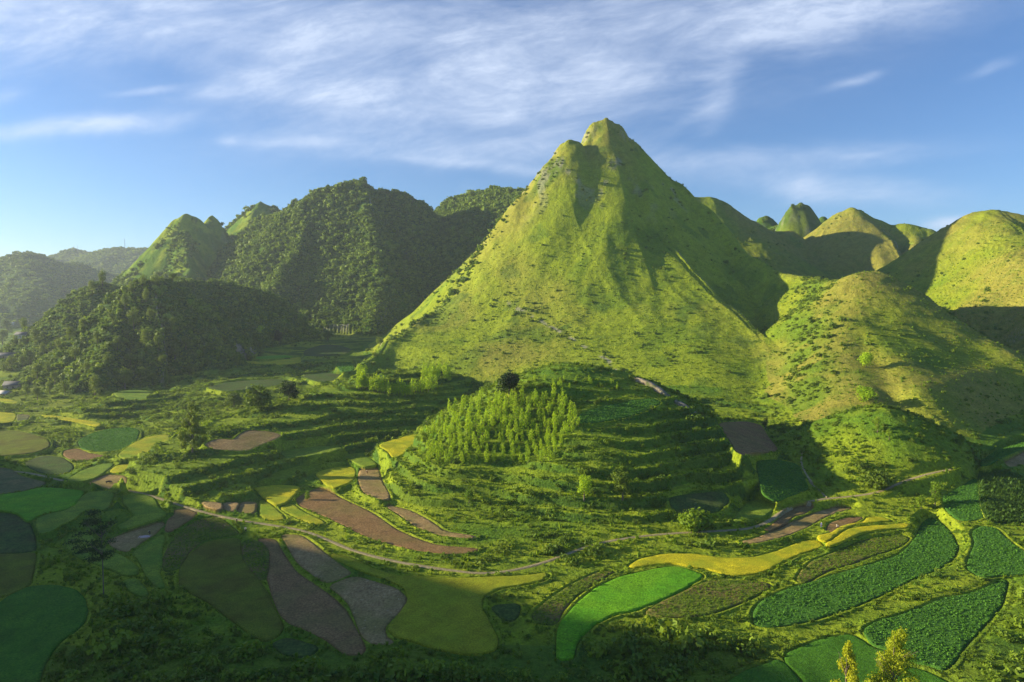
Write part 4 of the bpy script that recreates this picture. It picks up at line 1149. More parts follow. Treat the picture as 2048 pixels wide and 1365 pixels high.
# ------------------------------------------------------------------ trees one can tell apart
def tree(name, label, cat, base, trunk, blobs, n, size, leaf, seed, group=None, aspect=.6, inner=.35, s=1., rz=0.):
    """trunk: list of (points, radii) in local metres; blobs: (centre, radii)"""
    t = empty(name, base, rz); t.scale = (s, s, s)
    tag(t, label, cat, group)
    V, F = join([tube(p, r) for p, r in trunk])
    obj('trunk', mesh_np('trunk', V, F), t, M_BARK)
    obj('crown', crown_mesh('crown', blobs, n, size, seed, aspect, inner), t, leaf)
    return t
def copy_tree(o, loc, s=1., rz=0., label=None, sz=None):
    c = o.copy(); scene.collection.objects.link(c)
    c.location = loc; c.rotation_euler = (0, 0, rz); c.scale = (s, s, s * (sz or 1.))
    if label: c['label'] = label
    for ch in o.children:
        d = ch.copy(); scene.collection.objects.link(d); d.parent = c
    return c
def limbs(h, spread, n, rng, r0, base=.3):
    out = [([(0, 0, -.4), (.1, 0, h * .35), (0, .1, h * .7), (0, 0, h)], [r0, r0 * .8, r0 * .5, r0 * .15])]
    for i in range(n):
        a = rng.uniform(0, 6.283); zb = h * rng.uniform(base, .75); e = spread * rng.uniform(.6, 1.)
        out.append(([(0, 0, zb), (math.cos(a) * e * .5, math.sin(a) * e * .5, zb + h * .12), (math.cos(a) * e, math.sin(a) * e, zb + h * .22)],
                    [r0 * .45, r0 * .28, r0 * .1]))
    return out
# young plantation trees: slim cones of bright leaves
def sapling(seed, h=5.9):
    rng = np.random.default_rng(seed); bl = []
    for k in range(9):
        f = k / 8.; zc = h * (.20 + .76 * f); r = (.30 + .78 * math.sin(math.pi * min(1, .22 + .80 * f)) ** .8) * rng.uniform(.75, 1.2)
        bl.append(((rng.normal(0, .16), rng.normal(0, .16), zc), (r, r, h * .075)))
    return limbs(h * .95, .6, 4, rng, .09, .2), bl
rng = np.random.default_rng(77)
protos = []
for k in range(5):
    tr, bl = sapling(400 + k)
    protos.append((tr, bl))
MAINLAB = {'low': 'young bright green tree in the lower rows of the knoll plantation',
           'mid': 'young bright green tree in the middle rows of the knoll plantation',
           'top': 'young bright green tree in the upper rows of the knoll plantation'}
first = {}
def sap(k, key, base, s, rz, label, group, name='young_tree'):
    kk = (k, name)
    if kk not in first:
        tr, bl = protos[k]
        first[kk] = tree(name, label, 'young tree', base, tr, bl, 340, .21, L_LIME, 410 + k, group, .6, .3, s, rz)
        return first[kk]
    t = copy_tree(first[kk], base, s, rz, label, sz=rng.uniform(.8, 1.25)); t['group'] = group
    t.rotation_euler = (rng.normal(0, .05), rng.normal(0, .05), rz)
    return t
# rows that follow the slope; outline of the plantation in the photograph
POLY = np.array([(838,905),(850,868),(885,830),(930,800),(985,775),(1040,782),(1090,775),(1135,800),(1158,830),(1150,862),(1115,900),(1108,930),(1060,925),(1000,925),(950,930),(900,935),(860,930)], float)
def third(xx): return ', left third' if xx < 945 else (', middle third' if xx < 1050 else ', right third')
count = 0; cand = []
y = 792.
while y < 925:
    step = 9.5 + (y - 790) * .030
    x = 835 + rng.uniform(0, 10)
    while x < 1165:
        xx, yy = x + rng.normal(0, 3.), y + rng.normal(0, 2.2)
        if poly_sd(POLY, np.array([xx]), np.array([yy]))[0] < 3: cand.append((xx, yy + 12))
        x += 16.5 + rng.uniform(-3, 3)
    y += step
for (xx, yy) in cand:
    p = hit(xx, yy)
    if p[1] > 385 or p[1] < 230: continue
    key = 'low' if yy > 890 else ('mid' if yy > 848 else 'top')
    sap(int(rng.integers(5)), key, (p[0], p[1], p[2] - .15), rng.uniform(.62, 1.32) * (.9 if key == 'low' else 1.), rng.uniform(0, 6.28), MAINLAB[key] + third(xx), 'young trees of the plantation on the knoll, %s rows%s' % ({'low': 'lower', 'mid': 'middle', 'top': 'upper'}[key], third(xx)))
    count += 1
print('plantation', count)
for k in range(26):     # smaller ones on the crest
    xx = rng.uniform(1035, 1240); yy = 762 + rng.uniform(0, 22)
    p = hit(xx, yy)
    if p[1] < 400: sap(int(rng.integers(5)), 's', (p[0], p[1], p[2] - .1), rng.uniform(.42, .68), rng.uniform(0, 6.28), 'small bright sapling near the top of the knoll, above the plantation', 'small saplings on the crest of the knoll')
# the ring of young trees on the far end of the spur
ring = []
for k in range(38):
    f = k / 37.; ring.append((718 + 150 * f, 738 - 22 * math.sin(f * 2.6) + rng.normal(0, 2), 'b'))
for k in range(30):
    f = k / 29.; ring.append((722 + 30 * f * 5, 778 + 14 * math.sin(f * 3.) + rng.normal(0, 2), 'f'))
for k in range(22):
    ring.append((845 + rng.uniform(0, 55), 742 + rng.uniform(0, 26), 'r'))
for k in range(16):
    ring.append((712 + rng.uniform(0, 22), 745 + rng.uniform(0, 36), 'l'))
RL = {'b': ('young bright tree in the back arc of the ring on the spur', 'young trees in the back arc of the ring'),
      'f': ('young bright tree in the front arc of the ring on the spur', 'young trees in the front arc of the ring'),
      'r': ('young bright tree in the dense right clump of the ring on the spur', 'young trees in the right clump of the ring'),
      'l': ('young bright tree in the dense left clump of the ring on the spur', 'young trees in the left clump of the ring')}
for xx, yy, q in ring:
    p = hit(xx, yy)
    if 380 < p[1] < 520: sap(int(rng.integers(5)), q, (p[0], p[1], p[2] - .1), rng.uniform(1.25, 1.75), rng.uniform(0, 6.28), RL[q][0], RL[q][1])

def px_height(p, dpx): return dpx * p[1] / FPX
def round_tree(px, py, h_px, w_px, label, leaf, seed, name='broad_tree', cat='tree', n=1500, tall=1., lumps=10, group=None):
    p = hit(px, py); h = px_height(p, h_px); w = px_height(p, w_px) / 2; rg = np.random.default_rng(seed)
    bl = []
    for k in range(lumps):
        a = rg.uniform(0, 6.283); q = rg.uniform(.0, .62); zc = h * rg.uniform(.24, .84)
        sh = math.sqrt(max(.15, 1 - ((zc / h - .55) / .5) ** 2))
        r = w * rg.uniform(.34, .52)
        bl.append(((math.cos(a) * w * q * sh, math.sin(a) * w * q * sh, zc), (r, r, r * .85 * tall)))
    bl.append(((0, 0, h * .55), (w * .62, w * .62, h * .30)))
    return tree(name, label, cat, (p[0], p[1], p[2] - .2), limbs(h * .85, w * .6, 6, rg, max(.12, h * .028)), bl, n, max(.20, w * .085), leaf, seed, group)
round_tree(1018, 790, 52, 52, 'big dark round tree at the upper edge of the plantation', L_DARK, 1, n=2600, lumps=14)
round_tree(517, 818, 46, 66, 'wide dome shaped tree with dark glossy leaves in the side valley', L_SHRUB, 2, n=2400, lumps=14)
round_tree(468, 815, 34, 40, 'smaller rounded tree left of the dome shaped one in the side valley', L_SHRUB, 3)
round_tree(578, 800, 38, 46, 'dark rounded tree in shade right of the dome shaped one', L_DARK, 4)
round_tree(558, 686, 28, 24, 'dark conical tree at the foot of the wooded hill', L_DARK, 5, tall=1.2)
round_tree(520, 668, 18, 18, 'small pale green tree left of the dark conical one', L_LIME, 6, n=600)
round_tree(655, 682, 22, 26, 'sunlit bushy tree at the foot of the wooded hill, left one', L_SHRUB, 7, n=900)
round_tree(760, 692, 20, 24, 'sunlit bushy tree where the wooded hill meets the mountain', L_SHRUB, 8, n=900)
round_tree(1168, 1000, 52, 36, 'yellowish feathery tree low on the shaded side of the knoll', L_LIME, 9, name='feathery_tree', n=1300)
round_tree(1245, 1000, 68, 52, 'pale leafy tree with bare top twigs on the shaded side of the knoll', L_SHRUB, 10, name='leafy_tree', n=2000, tall=1.2)
round_tree(938, 1005, 32, 30, 'rounded pale bush at the foot of the knoll', L_WEED, 11, name='bush', cat='bush', n=800)
round_tree(848, 885, 26, 22, 'small leafy tree on the left flank of the knoll', L_SHRUB, 12, n=700)
round_tree(614, 1000 , 20, 16, 'little pale shrub between two yellow rice fields', L_WEED, 13, name='bush', cat='bush', n=500)
round_tree(1732, 735, 30, 36, 'round bright shrub alone on the dry hill', L_LIME, 14, name='bush', cat='bush', n=1100)
round_tree(1735, 800, 30, 46, 'bright leafy thicket on the dry hill just above the small green knoll', L_LIME, 15, name='bush', cat='bush', n=1100)
round_tree(1870, 1010, 50, 34, 'sunlit slender tree where the path meets the leafy crop', L_WEED, 16, name='leafy_tree', n=1200, tall=1.3)
round_tree(1842, 1018, 34, 30, 'reddish green bush left of the slender tree by the leafy crop', L_WEED, 17, name='bush', cat='bush', n=800)
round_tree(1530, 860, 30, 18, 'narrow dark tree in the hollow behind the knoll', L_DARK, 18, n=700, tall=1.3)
round_tree(1305, 820, 10, 14, 'low bush at the right end of the knoll top field', L_SHRUB, 19, name='bush', cat='bush', n=300)
round_tree(1755, 865, 40, 20, 'taller of the young trees growing on the small green knoll', L_WEED, 20, name='leafy_tree', n=900, tall=1.4)
round_tree(1778, 880, 26, 18, 'shorter young tree growing on the small green knoll', L_WEED, 21, name='leafy_tree', n=600, tall=1.3)
round_tree(1755, 978, 34, 70, 'round bush with reddish tips at the foot of the small green knoll', L_SHRUB, 22, name='bush', cat='bush', n=1300)
round_tree(1392, 1055, 30, 90, 'sunlit hedge like bush right above the path below the knoll', L_WEED, 23, name='bush', cat='bush', n=1400)
round_tree(1490, 1052, 18, 30, 'low sunlit bush at the left end of the small green rice field', L_WEED, 24, name='bush', cat='bush', n=500)
# the tall tree in several heads on the end of the spur
p = hit(385, 905)
H_ = px_height(p, 108)
rg = np.random.default_rng(31); bl = []
for (cx, cz, r, rh) in [(0, .88, 1.5, 2.2), (2.6, .84, 1.2, 1.8), (-.5, .70, 2.2, 2.4), (2.4, .62, 2.2, 2.6), (-3.6, .55, 2.2, 2.2), (.5, .45, 3.0, 2.6), (4.2, .42, 2.6, 2.4), (-5.4, .32, 2.2, 2.8), (-2., .25, 2.4, 2.6), (2.5, .2, 3.2, 2.6), (-5.6, .14, 1.9, 2.4), (5.6, .25, 1.8, 1.8)]:
    bl.append(((cx * H_ / 28, rg.normal(0, 1.), cz * H_), (r * H_ / 28, r * H_ / 28, rh * H_ / 28)))
tree('tall_tree', 'tallest leafy tree with several heads at the end of the grassy spur', 'tree', (p[0], p[1], p[2] - .3), limbs(H_ * .9, H_ * .16, 9, rg, .42, .12), bl, 4200, .40, L_SHRUB, 32)
# thin see-through tree in the dark foreground
p = hit(207, 1190); H_ = px_height(p, 178); rg = np.random.default_rng(33); bl = []
for k in range(30):
    f = rg.uniform(.42, 1.0); a = rg.uniform(0, 6.283); q = H_ * .28 * (1 - ((f - .68) / .40) ** 2) * rg.uniform(.2, 1.)
    bl.append(((math.cos(a) * q - 1., math.sin(a) * q, f * H_), (H_ * .085, H_ * .085, H_ * .028)))
tree('thin_tree', 'thin see-through tree standing alone in the dark left foreground', 'tree', (p[0], p[1], p[2] - .3), limbs(H_ * .96, H_ * .24, 12, rg, .16, .40), bl, 3800, .24, L_DARK, 34, inner=.9)
# two golden tree tops that rise into the frame from below it
for (px, py, D, hh, w, sd_, lab) in [(1700, 1285, 118, 18., 3.0, 35, 'smaller golden lit tree top rising into the bottom right, left of the larger one'),
                                     (1795, 1262, 118, 20., 5.0, 36, 'larger golden lit tree top rising into the bottom right')]:
    top = at(px, py, D); gz = float(hgrid(top[0], top[1])); H_ = top[2] - gz; rg = np.random.default_rng(sd_); bl = []
    for k in range(20):
        f = k / 19.; zc = H_ * (.30 + .68 * f); q = w * (1.05 - f) ** .7; a = rg.uniform(0, 6.283)
        r = (.42 + .50 * (1 - f)) * w * .52
        lean = (.9 * f ** 2 + .3) * (1 if sd_ == 36 else .2)
        bl.append(((math.cos(a) * q * .6 + lean, math.sin(a) * q * .6, zc), (r, r, r * 1.2)))
    tree('golden_tree', lab, 'tree', (top[0] - .5, top[1], gz - .3), limbs(H_ * .97, w * .8, 12, rg, .22, .25), bl, 12000 if sd_ == 36 else 7500, .21, L_GOLD, sd_, 'golden tree tops at the bottom right', .55, .8)
# single trees that can be told apart on the near wooded knoll, and round the village
T1 = round_tree(190, 792, 46, 34, 'pale bushy tree, largest at the foot of the near wooded hill', L_SHRUB, 41, n=1300, tall=1.2)
T2 = round_tree(250, 778, 44, 30, 'upright leafy tree at the foot of the near wooded hill, right of the pale one', L_SHRUB, 42, n=1200, tall=1.4)
T3 = round_tree(130, 790, 34, 26, 'leafy tree left of the pale bushy one at the wooded foot', L_SHRUB, 43, n=900, tall=1.3)
wood = []
for (px, py) in [(60,735),(75,760),(95,745),(110,770),(85,715),(118,700),(150,720),(172,745),(140,680),(165,660),(195,690),(215,730),(235,700),(262,735),(282,765),(225,650),(250,620),(268,660),(290,690),(300,640),(292,610),(318,700),(322,730),(305,770),(340,770),(345,660),(350,720),(372,700),(380,750),(30,690),(15,672),(50,665),(28,655),(70,690),(8,745),(20,735),(45,735),(55,790),(75,800),(100,790),(5,690),(315,575),(345,568),(285,578),(262,585),(205,575),(183,585)]:
    p = hit(px, py)
    if p[1] > 1500: continue
    z_ = rng.uniform(.75, 1.15)
    k = [T1, T2, T3][int(rng.integers(3))]
    zone = 'at the village on the left edge' if px < 60 else ('along the crest of the near wooded hill' if py < 600 else ('on the shaded right flank of the near wooded hill' if px > 275 else ('on the lower left flank of the near wooded hill' if py > 690 else 'on the upper left flank of the near wooded hill')))
    c = copy_tree(k, (p[0], p[1], p[2] - .4), z_ * .8 * p[1] / 560., rng.uniform(0, 6.28), 'leafy tree ' + zone, sz=rng.uniform(.9, 1.2))
    c['group'] = 'leafy trees ' + zone
# individual crowns breaking the skyline of the wooded hills
for (px, py) in [(690,372),(700,366),(716,364),(730,366),(742,375),(756,386),(775,386),(795,386),(812,388),(825,398),(905,402),(920,396),(942,390),(960,385),(985,382),(1000,380),(1018,381),(488,430),(392,438),(384,434),(1600,408),(1612,412),(1532,434),(1526,438),(1586,414)]:
    p = hit(px, py + 8)
    if p[1] > 1400: continue
    zone = 'of the central wooded hill' if px < 850 and px > 600 else ('of the wooded ridge left of the mountain' if px < 1100 and px > 850 else ('of the twin peaked rock hill on the left' if px < 600 else 'of the rock tower on the right'))
    c = copy_tree(T1 if rng.random() < .5 else T3, (p[0], p[1], p[2] - .4), rng.uniform(.45, .75) * p[1] / 1000., rng.uniform(0, 6.28), 'small tree on the skyline ' + zone)
    c['group'] = 'skyline trees ' + zone
# ------------------------------------------------------------------ rock outcrops
def b_rock(w):
    P = geo_pos(w); n = w.noise(w.vmath('MULTIPLY', P, (1, 1, .22)), 1.1, 6, .7); s = w.noise(P, .25, 3)
    c = w.mix(w.mapr(n, .35, .65), (.17, .145, .11), (.44, .37, .27))
    c = w.mix(w.mapr(s, .5, .62, 0, .8), c, (.10, .14, .035))
    return c, bump(w, n, .8, 1.)
M_ROCK = mat('limestone', b_rock, .9, .15)
def outcrop(label, pts, hgt, thick, seed):
    L = np.array([hit(px, py) for px, py in pts]); L = chaikin(L, 2, False)
    arc = np.r_[0, np.cumsum(np.linalg.norm(np.diff(L[:, :2], axis=0), axis=1))]
    m = max(8, int(arc[-1] / 1.1)); s = np.linspace(0, arc[-1], m); q = 7
    Lx, Ly, Lz = (np.interp(s, arc, L[:, k]) for k in range(3))
    tx, ty = np.gradient(Lx), np.gradient(Ly); u = np.hypot(tx, ty); nx, ny = ty / u, -tx / u
    if np.mean(ny) > 0: nx, ny = -nx, -ny
    V = []
    env = np.sin(np.linspace(0, np.pi, m)) ** .35
    for j in range(q):
        v = j / (q - 1)
        d = 1.3 * fbm(s * 1.0, np.full(m, j * 2.3), 4., 3, seed) + .5 * fbm(s, np.full(m, 9.), 1.5, 2, seed + 3)
        out = thick * (1 - v) ** .6 + d * (0 < j < q - 1)
        hh = hgt * env * (.75 + .5 * (fbm(s, s * 0, 7, 3, seed + 5) * .5 + .5))
        V.append(np.c_[Lx + nx * out * env, Ly + ny * out * env, Lz - 1.2 + hh * v * 1.0])
    for j in range(2):
        V.append(np.c_[Lx - nx * (1.5 + 2.5 * j), Ly - ny * (1.5 + 2.5 * j), Lz - .8 + hh * (.95 - .75 * j)])
    V = np.stack(V, 1).reshape(-1, 3); id_ = np.arange(m * (q + 2)).reshape(m, q + 2)
    F = np.stack([id_[:-1, :-1], id_[:-1, 1:], id_[1:, 1:], id_[1:, :-1]], -1).reshape(-1, 4)
    o = obj('rock_outcrop', mesh_np('rock_outcrop', V, F[:, ::-1], False), None, M_ROCK)
    tag(o, label, 'rock outcrop', 'limestone outcrops')
outcrop('longest pale cliff, sunlit, at the foot of the mountain behind the knoll', [(1262,758),(1285,768),(1310,781),(1333,793)], 3.8, 1.0, 1)
outcrop('pale cliff at the mountain foot in shade, right of the sunlit cliff', [(1345,800),(1362,812),(1380,824)], 2.6, .8, 2)

# ------------------------------------------------------------------ farmhouses
def plain(name, c0, c1, sc=3., rough=.85):
    def b(w):
        n = w.noise(geo_pos(w), sc, 4, .6)
        return w.mix(w.mapr(n, .3, .7), c0, c1), bump(w, n, .05, .5)
    return mat(name, b, rough, .2)
M_WALL = plain('earth_plaster', (.30, .24, .17), (.42, .35, .26), .8)
M_WHITE = plain('white_plaster', (.50, .49, .45), (.62, .60, .56), .8)
M_TILE = plain('grey_roof_tiles', (.10, .10, .11), (.19, .19, .20), 2.5)
M_TIN = plain('pale_metal_roof', (.38, .38, .37), (.55, .54, .52), 1.2, .5)
M_WOOD = plain('dark_wood', (.07, .05, .035), (.13, .09, .06), 2.)
M_GLASS = plain('dark_window', (.02, .025, .03), (.05, .055, .06), 2., .2)
def box(V0, V1): 
    (x0, y0, z0), (x1, y1, z1) = V0, V1
    V = np.array([(x, y, z) for z in (z0, z1) for x, y in ((x0, y0), (x1, y0), (x1, y1), (x0, y1))], float)
    F = np.array([(3, 2, 1, 0), (4, 5, 6, 7), (0, 1, 5, 4), (1, 2, 6, 5), (2, 3, 7, 6), (3, 0, 4, 7)])
    return V, F
def house(px, py, L, W, Hw, Hr, rz, label, wall, roof, lean=False):
    p = hit(px, py)
    t = empty('farmhouse', (p[0], p[1], p[2] - .3), rz); tag(t, label, 'house', 'farmhouses of the village')
    x, y = L / 2, W / 2
    # walls with gables
    V = np.array([(-x, -y, -2), (x, -y, -2), (x, y, -2), (-x, y, -2), (-x, -y, Hw), (x, -y, Hw), (x, y, Hw), (-x, y, Hw), (-x, 0, Hw + Hr), (x, 0, Hw + Hr)], float)
    F = [(0, 1, 5, 4), (2, 3, 7, 6), (1, 2, 6, 5), (3, 0, 4, 7), (5, 6, 9, 9), (7, 4, 8, 8)]
    me = bpy.data.meshes.new('wall'); me.from_pydata(V.tolist(), [], [f if f[2] != f[3] else f[:3] for f in F]); me.update()
    obj('wall', me, t, wall)
    parts = []
    for sgn in (-1, 1):
        o = .7; sl = Hr / y; th = .14
        a = np.array([(-x - .5, sgn * (y + o), Hw - o * sl + .06), (x + .5, sgn * (y + o), Hw - o * sl + .06), (x + .5, 0, Hw + Hr + .08), (-x - .5, 0, Hw + Hr + .08)])
        v = np.concatenate([a, a + (0, 0, th)]); f = np.array([(0, 1, 2, 3), (7, 6, 5, 4), (0, 4, 5, 1), (1, 5, 6, 2), (3, 7, 4, 0), (2, 6, 7, 3)])
        parts.append((v, f))
    V, F = join(parts); rf = obj('roof', mesh_np('roof', V, F, False), t, roof)
    V, F = box((-x - .55, -.14, Hw + Hr + .16), (x + .55, .14, Hw + Hr + .36)); obj('ridge_cap', mesh_np('ridge_cap', V, F, False), rf, roof)
    V, F = box((-.55, -y - .06, -.4), (.55, -y + .02, 1.9)); obj('door', mesh_np('door', V, F, False), t, M_WOOD)
    for wx in (-x * .55, x * .55):
        V, F = box((wx - .55, -y - .04, .9), (wx + .55, -y + .02, 1.9)); f = obj('window', mesh_np('window', V, F, False), t, M_WOOD)
        V, F = box((wx - .43, -y - .07, 1.0), (wx + .43, -y - .03, 1.8)); obj('pane', mesh_np('pane', V, F, False), f, M_GLASS)
    return t
house(30, 776, 15, 7.5, 3.4, 2.6, .25, 'grey roofed farmhouse with earthen walls, nearest of the village houses', M_WALL, M_TILE)
house(10, 792, 9, 6, 2.6, 1.7, -.2, 'small low farmhouse with a pale metal roof just left of the nearest one', M_WALL, M_TIN)
house(12, 716, 22, 8, 3.2, 2.6, .1, 'long dark roofed farmhouse at the left edge of the frame', M_WALL, M_TILE)
house(46, 674, 14, 8, 3.2, 2.4, -.1, 'distant farmhouse among trees at the bottom of the hazy valley', M_WHITE, M_TILE)
house(22, 650, 14, 8, 4, 2.4, .3, 'farthest white walled house in the hazy valley', M_WHITE, M_TIN)

# ------------------------------------------------------------------ radio masts on the far ridge
M_STEEL = plain('galvanised_steel', (.30, .30, .31), (.42, .42, .43), 2., .5)
def mast(px, py, hpx, wid, label):
    p = hit(px, py); h = px_height(p, hpx); t = empty('radio_mast', (p[0], p[1], p[2] - 1)); tag(t, label, 'radio mast', 'radio masts on the far ridge')
    legs = []; br = []
    for k in range(3):
        a = k * 2.094; legs.append(tube([(math.cos(a) * wid, math.sin(a) * wid, 0), (math.cos(a) * wid * .25, math.sin(a) * wid * .25, h)], [.28, .18], 4))
    n = 12
    for j in range(n):
        f0, f1 = j / n, (j + 1) / n; w0, w1 = wid * (1 - .75 * f0), wid * (1 - .75 * f1)
        for k in range(3):
            a, b = k * 2.094, (k + 1) * 2.094
            br.append(tube([(math.cos(a) * w0, math.sin(a) * w0, h * f0), (math.cos(b) * w1, math.sin(b) * w1, h * f1)], [.12, .12], 4))
    V, F = join(legs); obj('leg_frame', mesh_np('leg_frame', V, F, False), t, M_STEEL)
    V, F = join(br); obj('bracing', mesh_np('bracing', V, F, False), t, M_STEEL)
    V, F = join([tube([(0, 0, h), (0, 0, h * 1.12)], [.16, .06], 4)] + [tube([(math.cos(a) * .4, math.sin(a) * .4, h * .9), (math.cos(a) * .9, math.sin(a) * .9, h * .95)], [.5, .5], 4) for a in (0, 2.1, 4.2)])
    obj('antenna', mesh_np('antenna', V, F, False), t, M_STEEL)
mast(250, 499, 21, 2.2, 'tallest radio mast on the hazy ridge, left of the rock peaks')
mast(148, 505, 14, 1.6, 'left one of the two faint masts on the farthest crest')
mast(155, 503, 12, 1.4, 'right one of the two faint masts on the farthest crest')

# ------------------------------------------------------------------ people and animals
M_SKIN = plain('skin', (.35, .20, .12), (.42, .25, .16), 9.)
def cloth(name, c): return plain(name, tuple(v * .8 for v in c), c, 12.)
M_HAT = plain('straw_hat', (.62, .55, .38), (.74, .68, .50), 14.)
M_HAIR = plain('black_hair', (.015, .012, .01), (.03, .025, .02), 20.)
def skin_body(name, pts, edges, rad, parent, m, sub=1):
    me = bpy.data.meshes.new(name); me.from_pydata(pts, edges, []); me.update()
    o = obj(name, me, parent, m)
    sm = o.modifiers.new('skin', 'SKIN'); sm.use_smooth_shade = True
    for v, r in zip(me.skin_vertices[0].data, rad): v.radius = (r, r) if not isinstance(r, tuple) else r
    me.skin_vertices[0].data[0].use_root = True
    if sub: o.modifiers.new('sub', 'SUBSURF').levels = sub; o.modifiers['sub'].render_levels = sub
    return o
def person(px, py, rz, label, top, legs_c, bend=0., hat=True, scale=1.):
    """bend 0 = upright, 1 = bent forward over the stubble (faces +x)"""
    p = hit(px, py); t = empty('person', (p[0], p[1], p[2] + .04), rz); t.scale = (scale,) * 3; tag(t, label, 'person')
    hipz = .90 - .10 * bend; hx = -.12 * bend
    a = bend * 1.25; dx, dz = math.sin(a), math.cos(a)
    def up(d, off=0.): return (hx + dx * d - dz * off * 0, off, hipz + dz * d)
    P = []; E = []; Rr = []
    def add(q, r, to=None):
        P.append(q); Rr.append(r)
        if to is not None: E.append((to, len(P) - 1))
        return len(P) - 1
    pel = add((hx, 0, hipz), (.15, .12)); waist = add(up(.18), (.13, .10), pel); chest = add(up(.40), (.17, .12), waist)
    neck = add(up(.55), .055, chest)
    hc = np.array(up(.62)); head = add(tuple(hc + (.03, 0, .03)), .085, neck); crown_ = add(tuple(hc + (.03 + .05 * dx, 0, .13 * dz + .05)), .08, head)
    nose = add(tuple(hc + (.125, 0, .045)), .018, head)
    for sy in (-1, 1):
        ear = add(tuple(hc + (.02, sy * .095, .05)), .014, head)
        sh = add(tuple(np.array(up(.47)) + (0, sy * .19, 0)), .065, chest)
        el = add(tuple(np.array(up(.47)) + (.10 + .10 * bend, sy * .24, -.28)), .045, sh)
        wr = add(tuple(np.array(up(.47)) + (.26 + .10 * bend, sy * .20, -.44 - .06 * bend)), .030, el)
        pm = add(tuple(np.array(up(.47)) + (.30 + .11 * bend, sy * .19, -.50 - .07 * bend)), .034, wr)
        base = np.array(P[pm])
        for f in range(4):
            k1 = add(tuple(base + (.030, sy * (.026 - .017 * f), -.030)), .010, pm)
            add(tuple(base + (.050 - .004 * abs(f - 1.2), sy * (.026 - .017 * f), -.062 + .006 * abs(f - 1.3))), .008, k1)
        k1 = add(tuple(base + (.026, -sy * .040, .000)), .011, pm); add(tuple(base + (.052, -sy * .046, -.020)), .009, k1)
        kn = add((hx + .12 + .06 * bend, sy * .12, .47), .07, pel)
        an = add((hx + .02 + .10 * bend, sy * .13, .09), .045, kn)
        add((hx + .20 + .10 * bend, sy * .15, .04), .038, an)
    skin_body('body', P, E, Rr, t, M_SKIN)
    # clothes follow the body
    sp = [(hx, 0, hipz - .02), up(.18), up(.40), up(.50)]; se = [(0, 1), (1, 2), (2, 3)]; sr = [(.17, .14), (.15, .12), (.19, .14), (.08, .07)]
    for sy in (-1, 1):
        n0 = len(sp); sh = np.array(up(.47)) + (0, sy * .19, 0)
        sp += [tuple(sh), tuple(sh + (.10 + .10 * bend, sy * .05, -.28)), tuple(sh + (.22 + .10 * bend, sy * .03, -.40))]
        se += [(2, n0), (n0, n0 + 1), (n0 + 1, n0 + 2)]; sr += [.085, .062, .052]
    skin_body('jacket', sp, se, sr, t, top)
    tp = [(hx, 0, hipz)]; te = []; tr_ = [(.165, .135)]
    for sy in (-1, 1):
        n0 = len(tp); tp += [(hx + .12 + .06 * bend, sy * .12, .47), (hx + .03 + .10 * bend, sy * .13, .14)]; te += [(0, n0), (n0, n0 + 1)]; tr_ += [.088, .068]
    skin_body('trousers', tp, te, tr_, t, legs_c)
    if hat:
        V = []; F = []; k = 16; c0 = hc + (.03 + .05 * dx, 0, .10)
        ax = np.array((math.sin(a * .55), 0, math.cos(a * .55))); u = np.array((ax[2], 0, -ax[0])); v_ = np.array((0, 1., 0))
        prof = [(0, .17), (.09, .10), (.20, .025), (.23, .0), (.22, -.008), (.09, .07)]
        for r_, z_ in prof:
            for j in range(k):
                th = 6.2832 * j / k; V.append(c0 + ax * z_ + (u * math.cos(th) + v_ * math.sin(th)) * max(r_, .004))
        for i_ in range(len(prof) - 1):
            for j in range(k): F.append((i_ * k + j, i_ * k + (j + 1) % k, (i_ + 1) * k + (j + 1) % k, (i_ + 1) * k + j))
        obj('hat', mesh_np('hat', np.array(V), np.array(F)), t, M_HAT)
    else:
        P_, N_ = np.array(tuple(hc + (.01, 0, .07))), None
        skin_body('hair', [tuple(P_ + (0, 0, .03)), tuple(P_ + (-.02, 0, .07))], [(0, 1)], [.092, .075], t, M_HAIR)
    return t
C_BLUE = cloth('indigo_cloth', (.13, .16, .50)); C_DK = cloth('dark_cloth', (.03, .03, .045)); C_MAROON = cloth('maroon_cloth', (.22, .04, .06))
C_PALE = cloth('pale_cloth', (.62, .55, .52)); C_WHITE = cloth('white_cloth', (.75, .75, .74))
person(735, 948, 3.0, 'reaper in a straw hat and maroon jacket bending over the tan stubble field', C_MAROON, C_DK, .8)
person(473, 1048, 1.2, 'person in a pale hat and dark clothes on the verge below the path', C_DK, C_DK, .15, scale=1.15)
person(492, 1064, 4.5, 'person in a white shirt among bushes below the path', C_WHITE, C_DK, .35, False, scale=1.15)
person(1642, 1056, 0.4, 'person in a blue jacket and pale hat between brown strip and golden terrace', C_BLUE, C_BLUE, .25, scale=1.1)
person(1677, 1058, 2.6, 'bent reaper in a pale shirt on the small brown plot', C_PALE, C_DK, 1., scale=1.1)
person(300, 1070, 2.8, 'person in dark clothes bending beside a pale sheet on the dark stubble plot', C_DK, C_DK, .9)
person(851, 849, 0.5, 'small dark figure working in the shaded gap left of the plantation', C_DK, C_DK, .7)
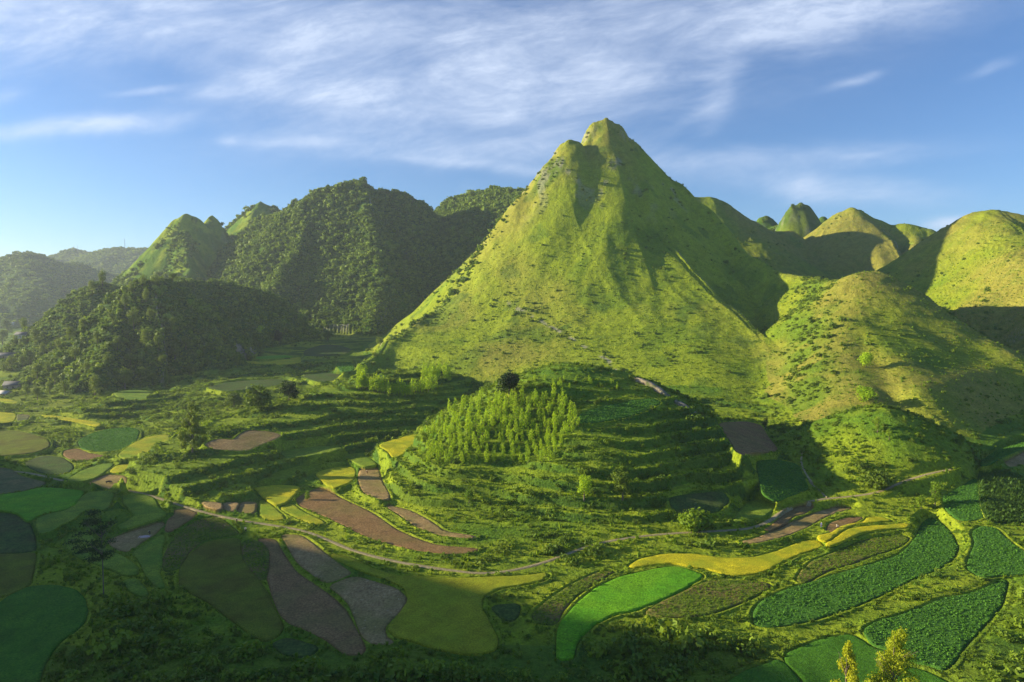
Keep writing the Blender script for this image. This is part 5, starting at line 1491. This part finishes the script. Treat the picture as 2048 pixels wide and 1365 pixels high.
# sheet with drying grain
p = hit(289, 1075); rg = np.random.default_rng(5); n_ = 14; gx, gy = np.meshgrid(np.linspace(-1.8, 1.8, n_), np.linspace(-1.1, 1.1, n_))
zz = .25 + .12 * fbm(gx * 3, gy * 3, 2, 3, 8) + .28 * np.exp(-((gx - .5) ** 2 + gy ** 2) / .5)
V = np.stack([gx, gy, zz], -1).reshape(-1, 3); V2_ = V - (0, 0, .04); id_ = np.arange(n_ * n_).reshape(n_, n_)
F = np.stack([id_[:-1, :-1], id_[:-1, 1:], id_[1:, 1:], id_[1:, :-1]], -1).reshape(-1, 4)
o = obj('grain_sheet', mesh_np('grain_sheet', np.concatenate([V, V2_]), np.concatenate([F, F[:, ::-1] + n_ * n_])), None, cloth('pale_pink_sheet', (.60, .45, .42)))
o.location = (p[0], p[1], p[2]); o.rotation_euler = (0, 0, .3); tag(o, 'crumpled pale pink sheet heaped with grain on the dark stubble plot', 'sheet')
# grazing buffaloes
M_BUFF = plain('buffalo_hide', (.03, .028, .026), (.06, .055, .05), 6.)
M_HORN = plain('horn', (.12, .11, .10), (.2, .18, .16), 6.)
def buffalo(px, py, rz, label):
    p = hit(px, py); t = empty('buffalo', (p[0], p[1], p[2] + .03), rz); tag(t, label, 'buffalo')
    P = [(-.75, 0, 1.15), (-.25, 0, 1.08), (.35, 0, 1.12), (.75, 0, 1.18), (1.05, 0, 1.02), (1.30, 0, .70), (1.42, 0, .46), (1.48, 0, .34)]
    E = [(i, i + 1) for i in range(7)]; Rr = [.34, .40, .42, .34, .24, .17, .12, .09]
    def add(q, r, to): P.append(q); Rr.append(r); E.append((to, len(P) - 1)); return len(P) - 1
    for sy in (-1, 1):
        k = add((.60, sy * .24, .80), .15, 3); k = add((.63, sy * .24, .42), .08, k); k = add((.60, sy * .24, .10), .06, k); add((.68, sy * .24, .03), .075, k)
        k = add((-.72, sy * .24, .78), .20, 0); k = add((-.60, sy * .25, .56), .11, k); k = add((-.80, sy * .25, .36), .07, k); k = add((-.76, sy * .25, .10), .06, k); add((-.68, sy * .25, .03), .075, k)
        add((1.12, sy * .24, .88), .04, 5)
    k = add((-1.06, 0, 1.10), .04, 0); k = add((-1.14, 0, .75), .025, k); add((-1.12, 0, .45), .035, k)
    skin_body('body', P, E, Rr, t, M_BUFF)
    hn = [tube([(1.16, sy * .10, .86), (1.05, sy * .38, .95), (.85, sy * .50, 1.02), (.66, sy * .42, 1.08)], [.05, .045, .03, .012], 6) for sy in (-1, 1)]
    for v, f in hn: obj('horn', mesh_np('horn', v, f), t, M_HORN)
buffalo(217, 968, .3, 'dark buffalo grazing on the dark harvested field on the left')

# ------------------------------------------------------------------ the air of the valley
def build_haze():
    V, F = box((-5300, -5300, -4), (5300, 5300, 345))
    m = bpy.data.materials.new('haze'); m.use_nodes = True
    w = NT(m.node_tree); w.n.clear()
    out = w.new('ShaderNodeOutputMaterial'); v = w.new('ShaderNodeVolumePrincipled')
    v.inputs['Color'].default_value = (.74, .85, 1.0, 1); v.inputs['Density'].default_value = HAZE; v.inputs['Anisotropy'].default_value = .35
    w.l.new(v.outputs[0], out.inputs['Volume'])
    tag(obj('haze', mesh_np('haze', V, F, False), None, m), kind='stuff')
HAZE = .00009
build_haze()
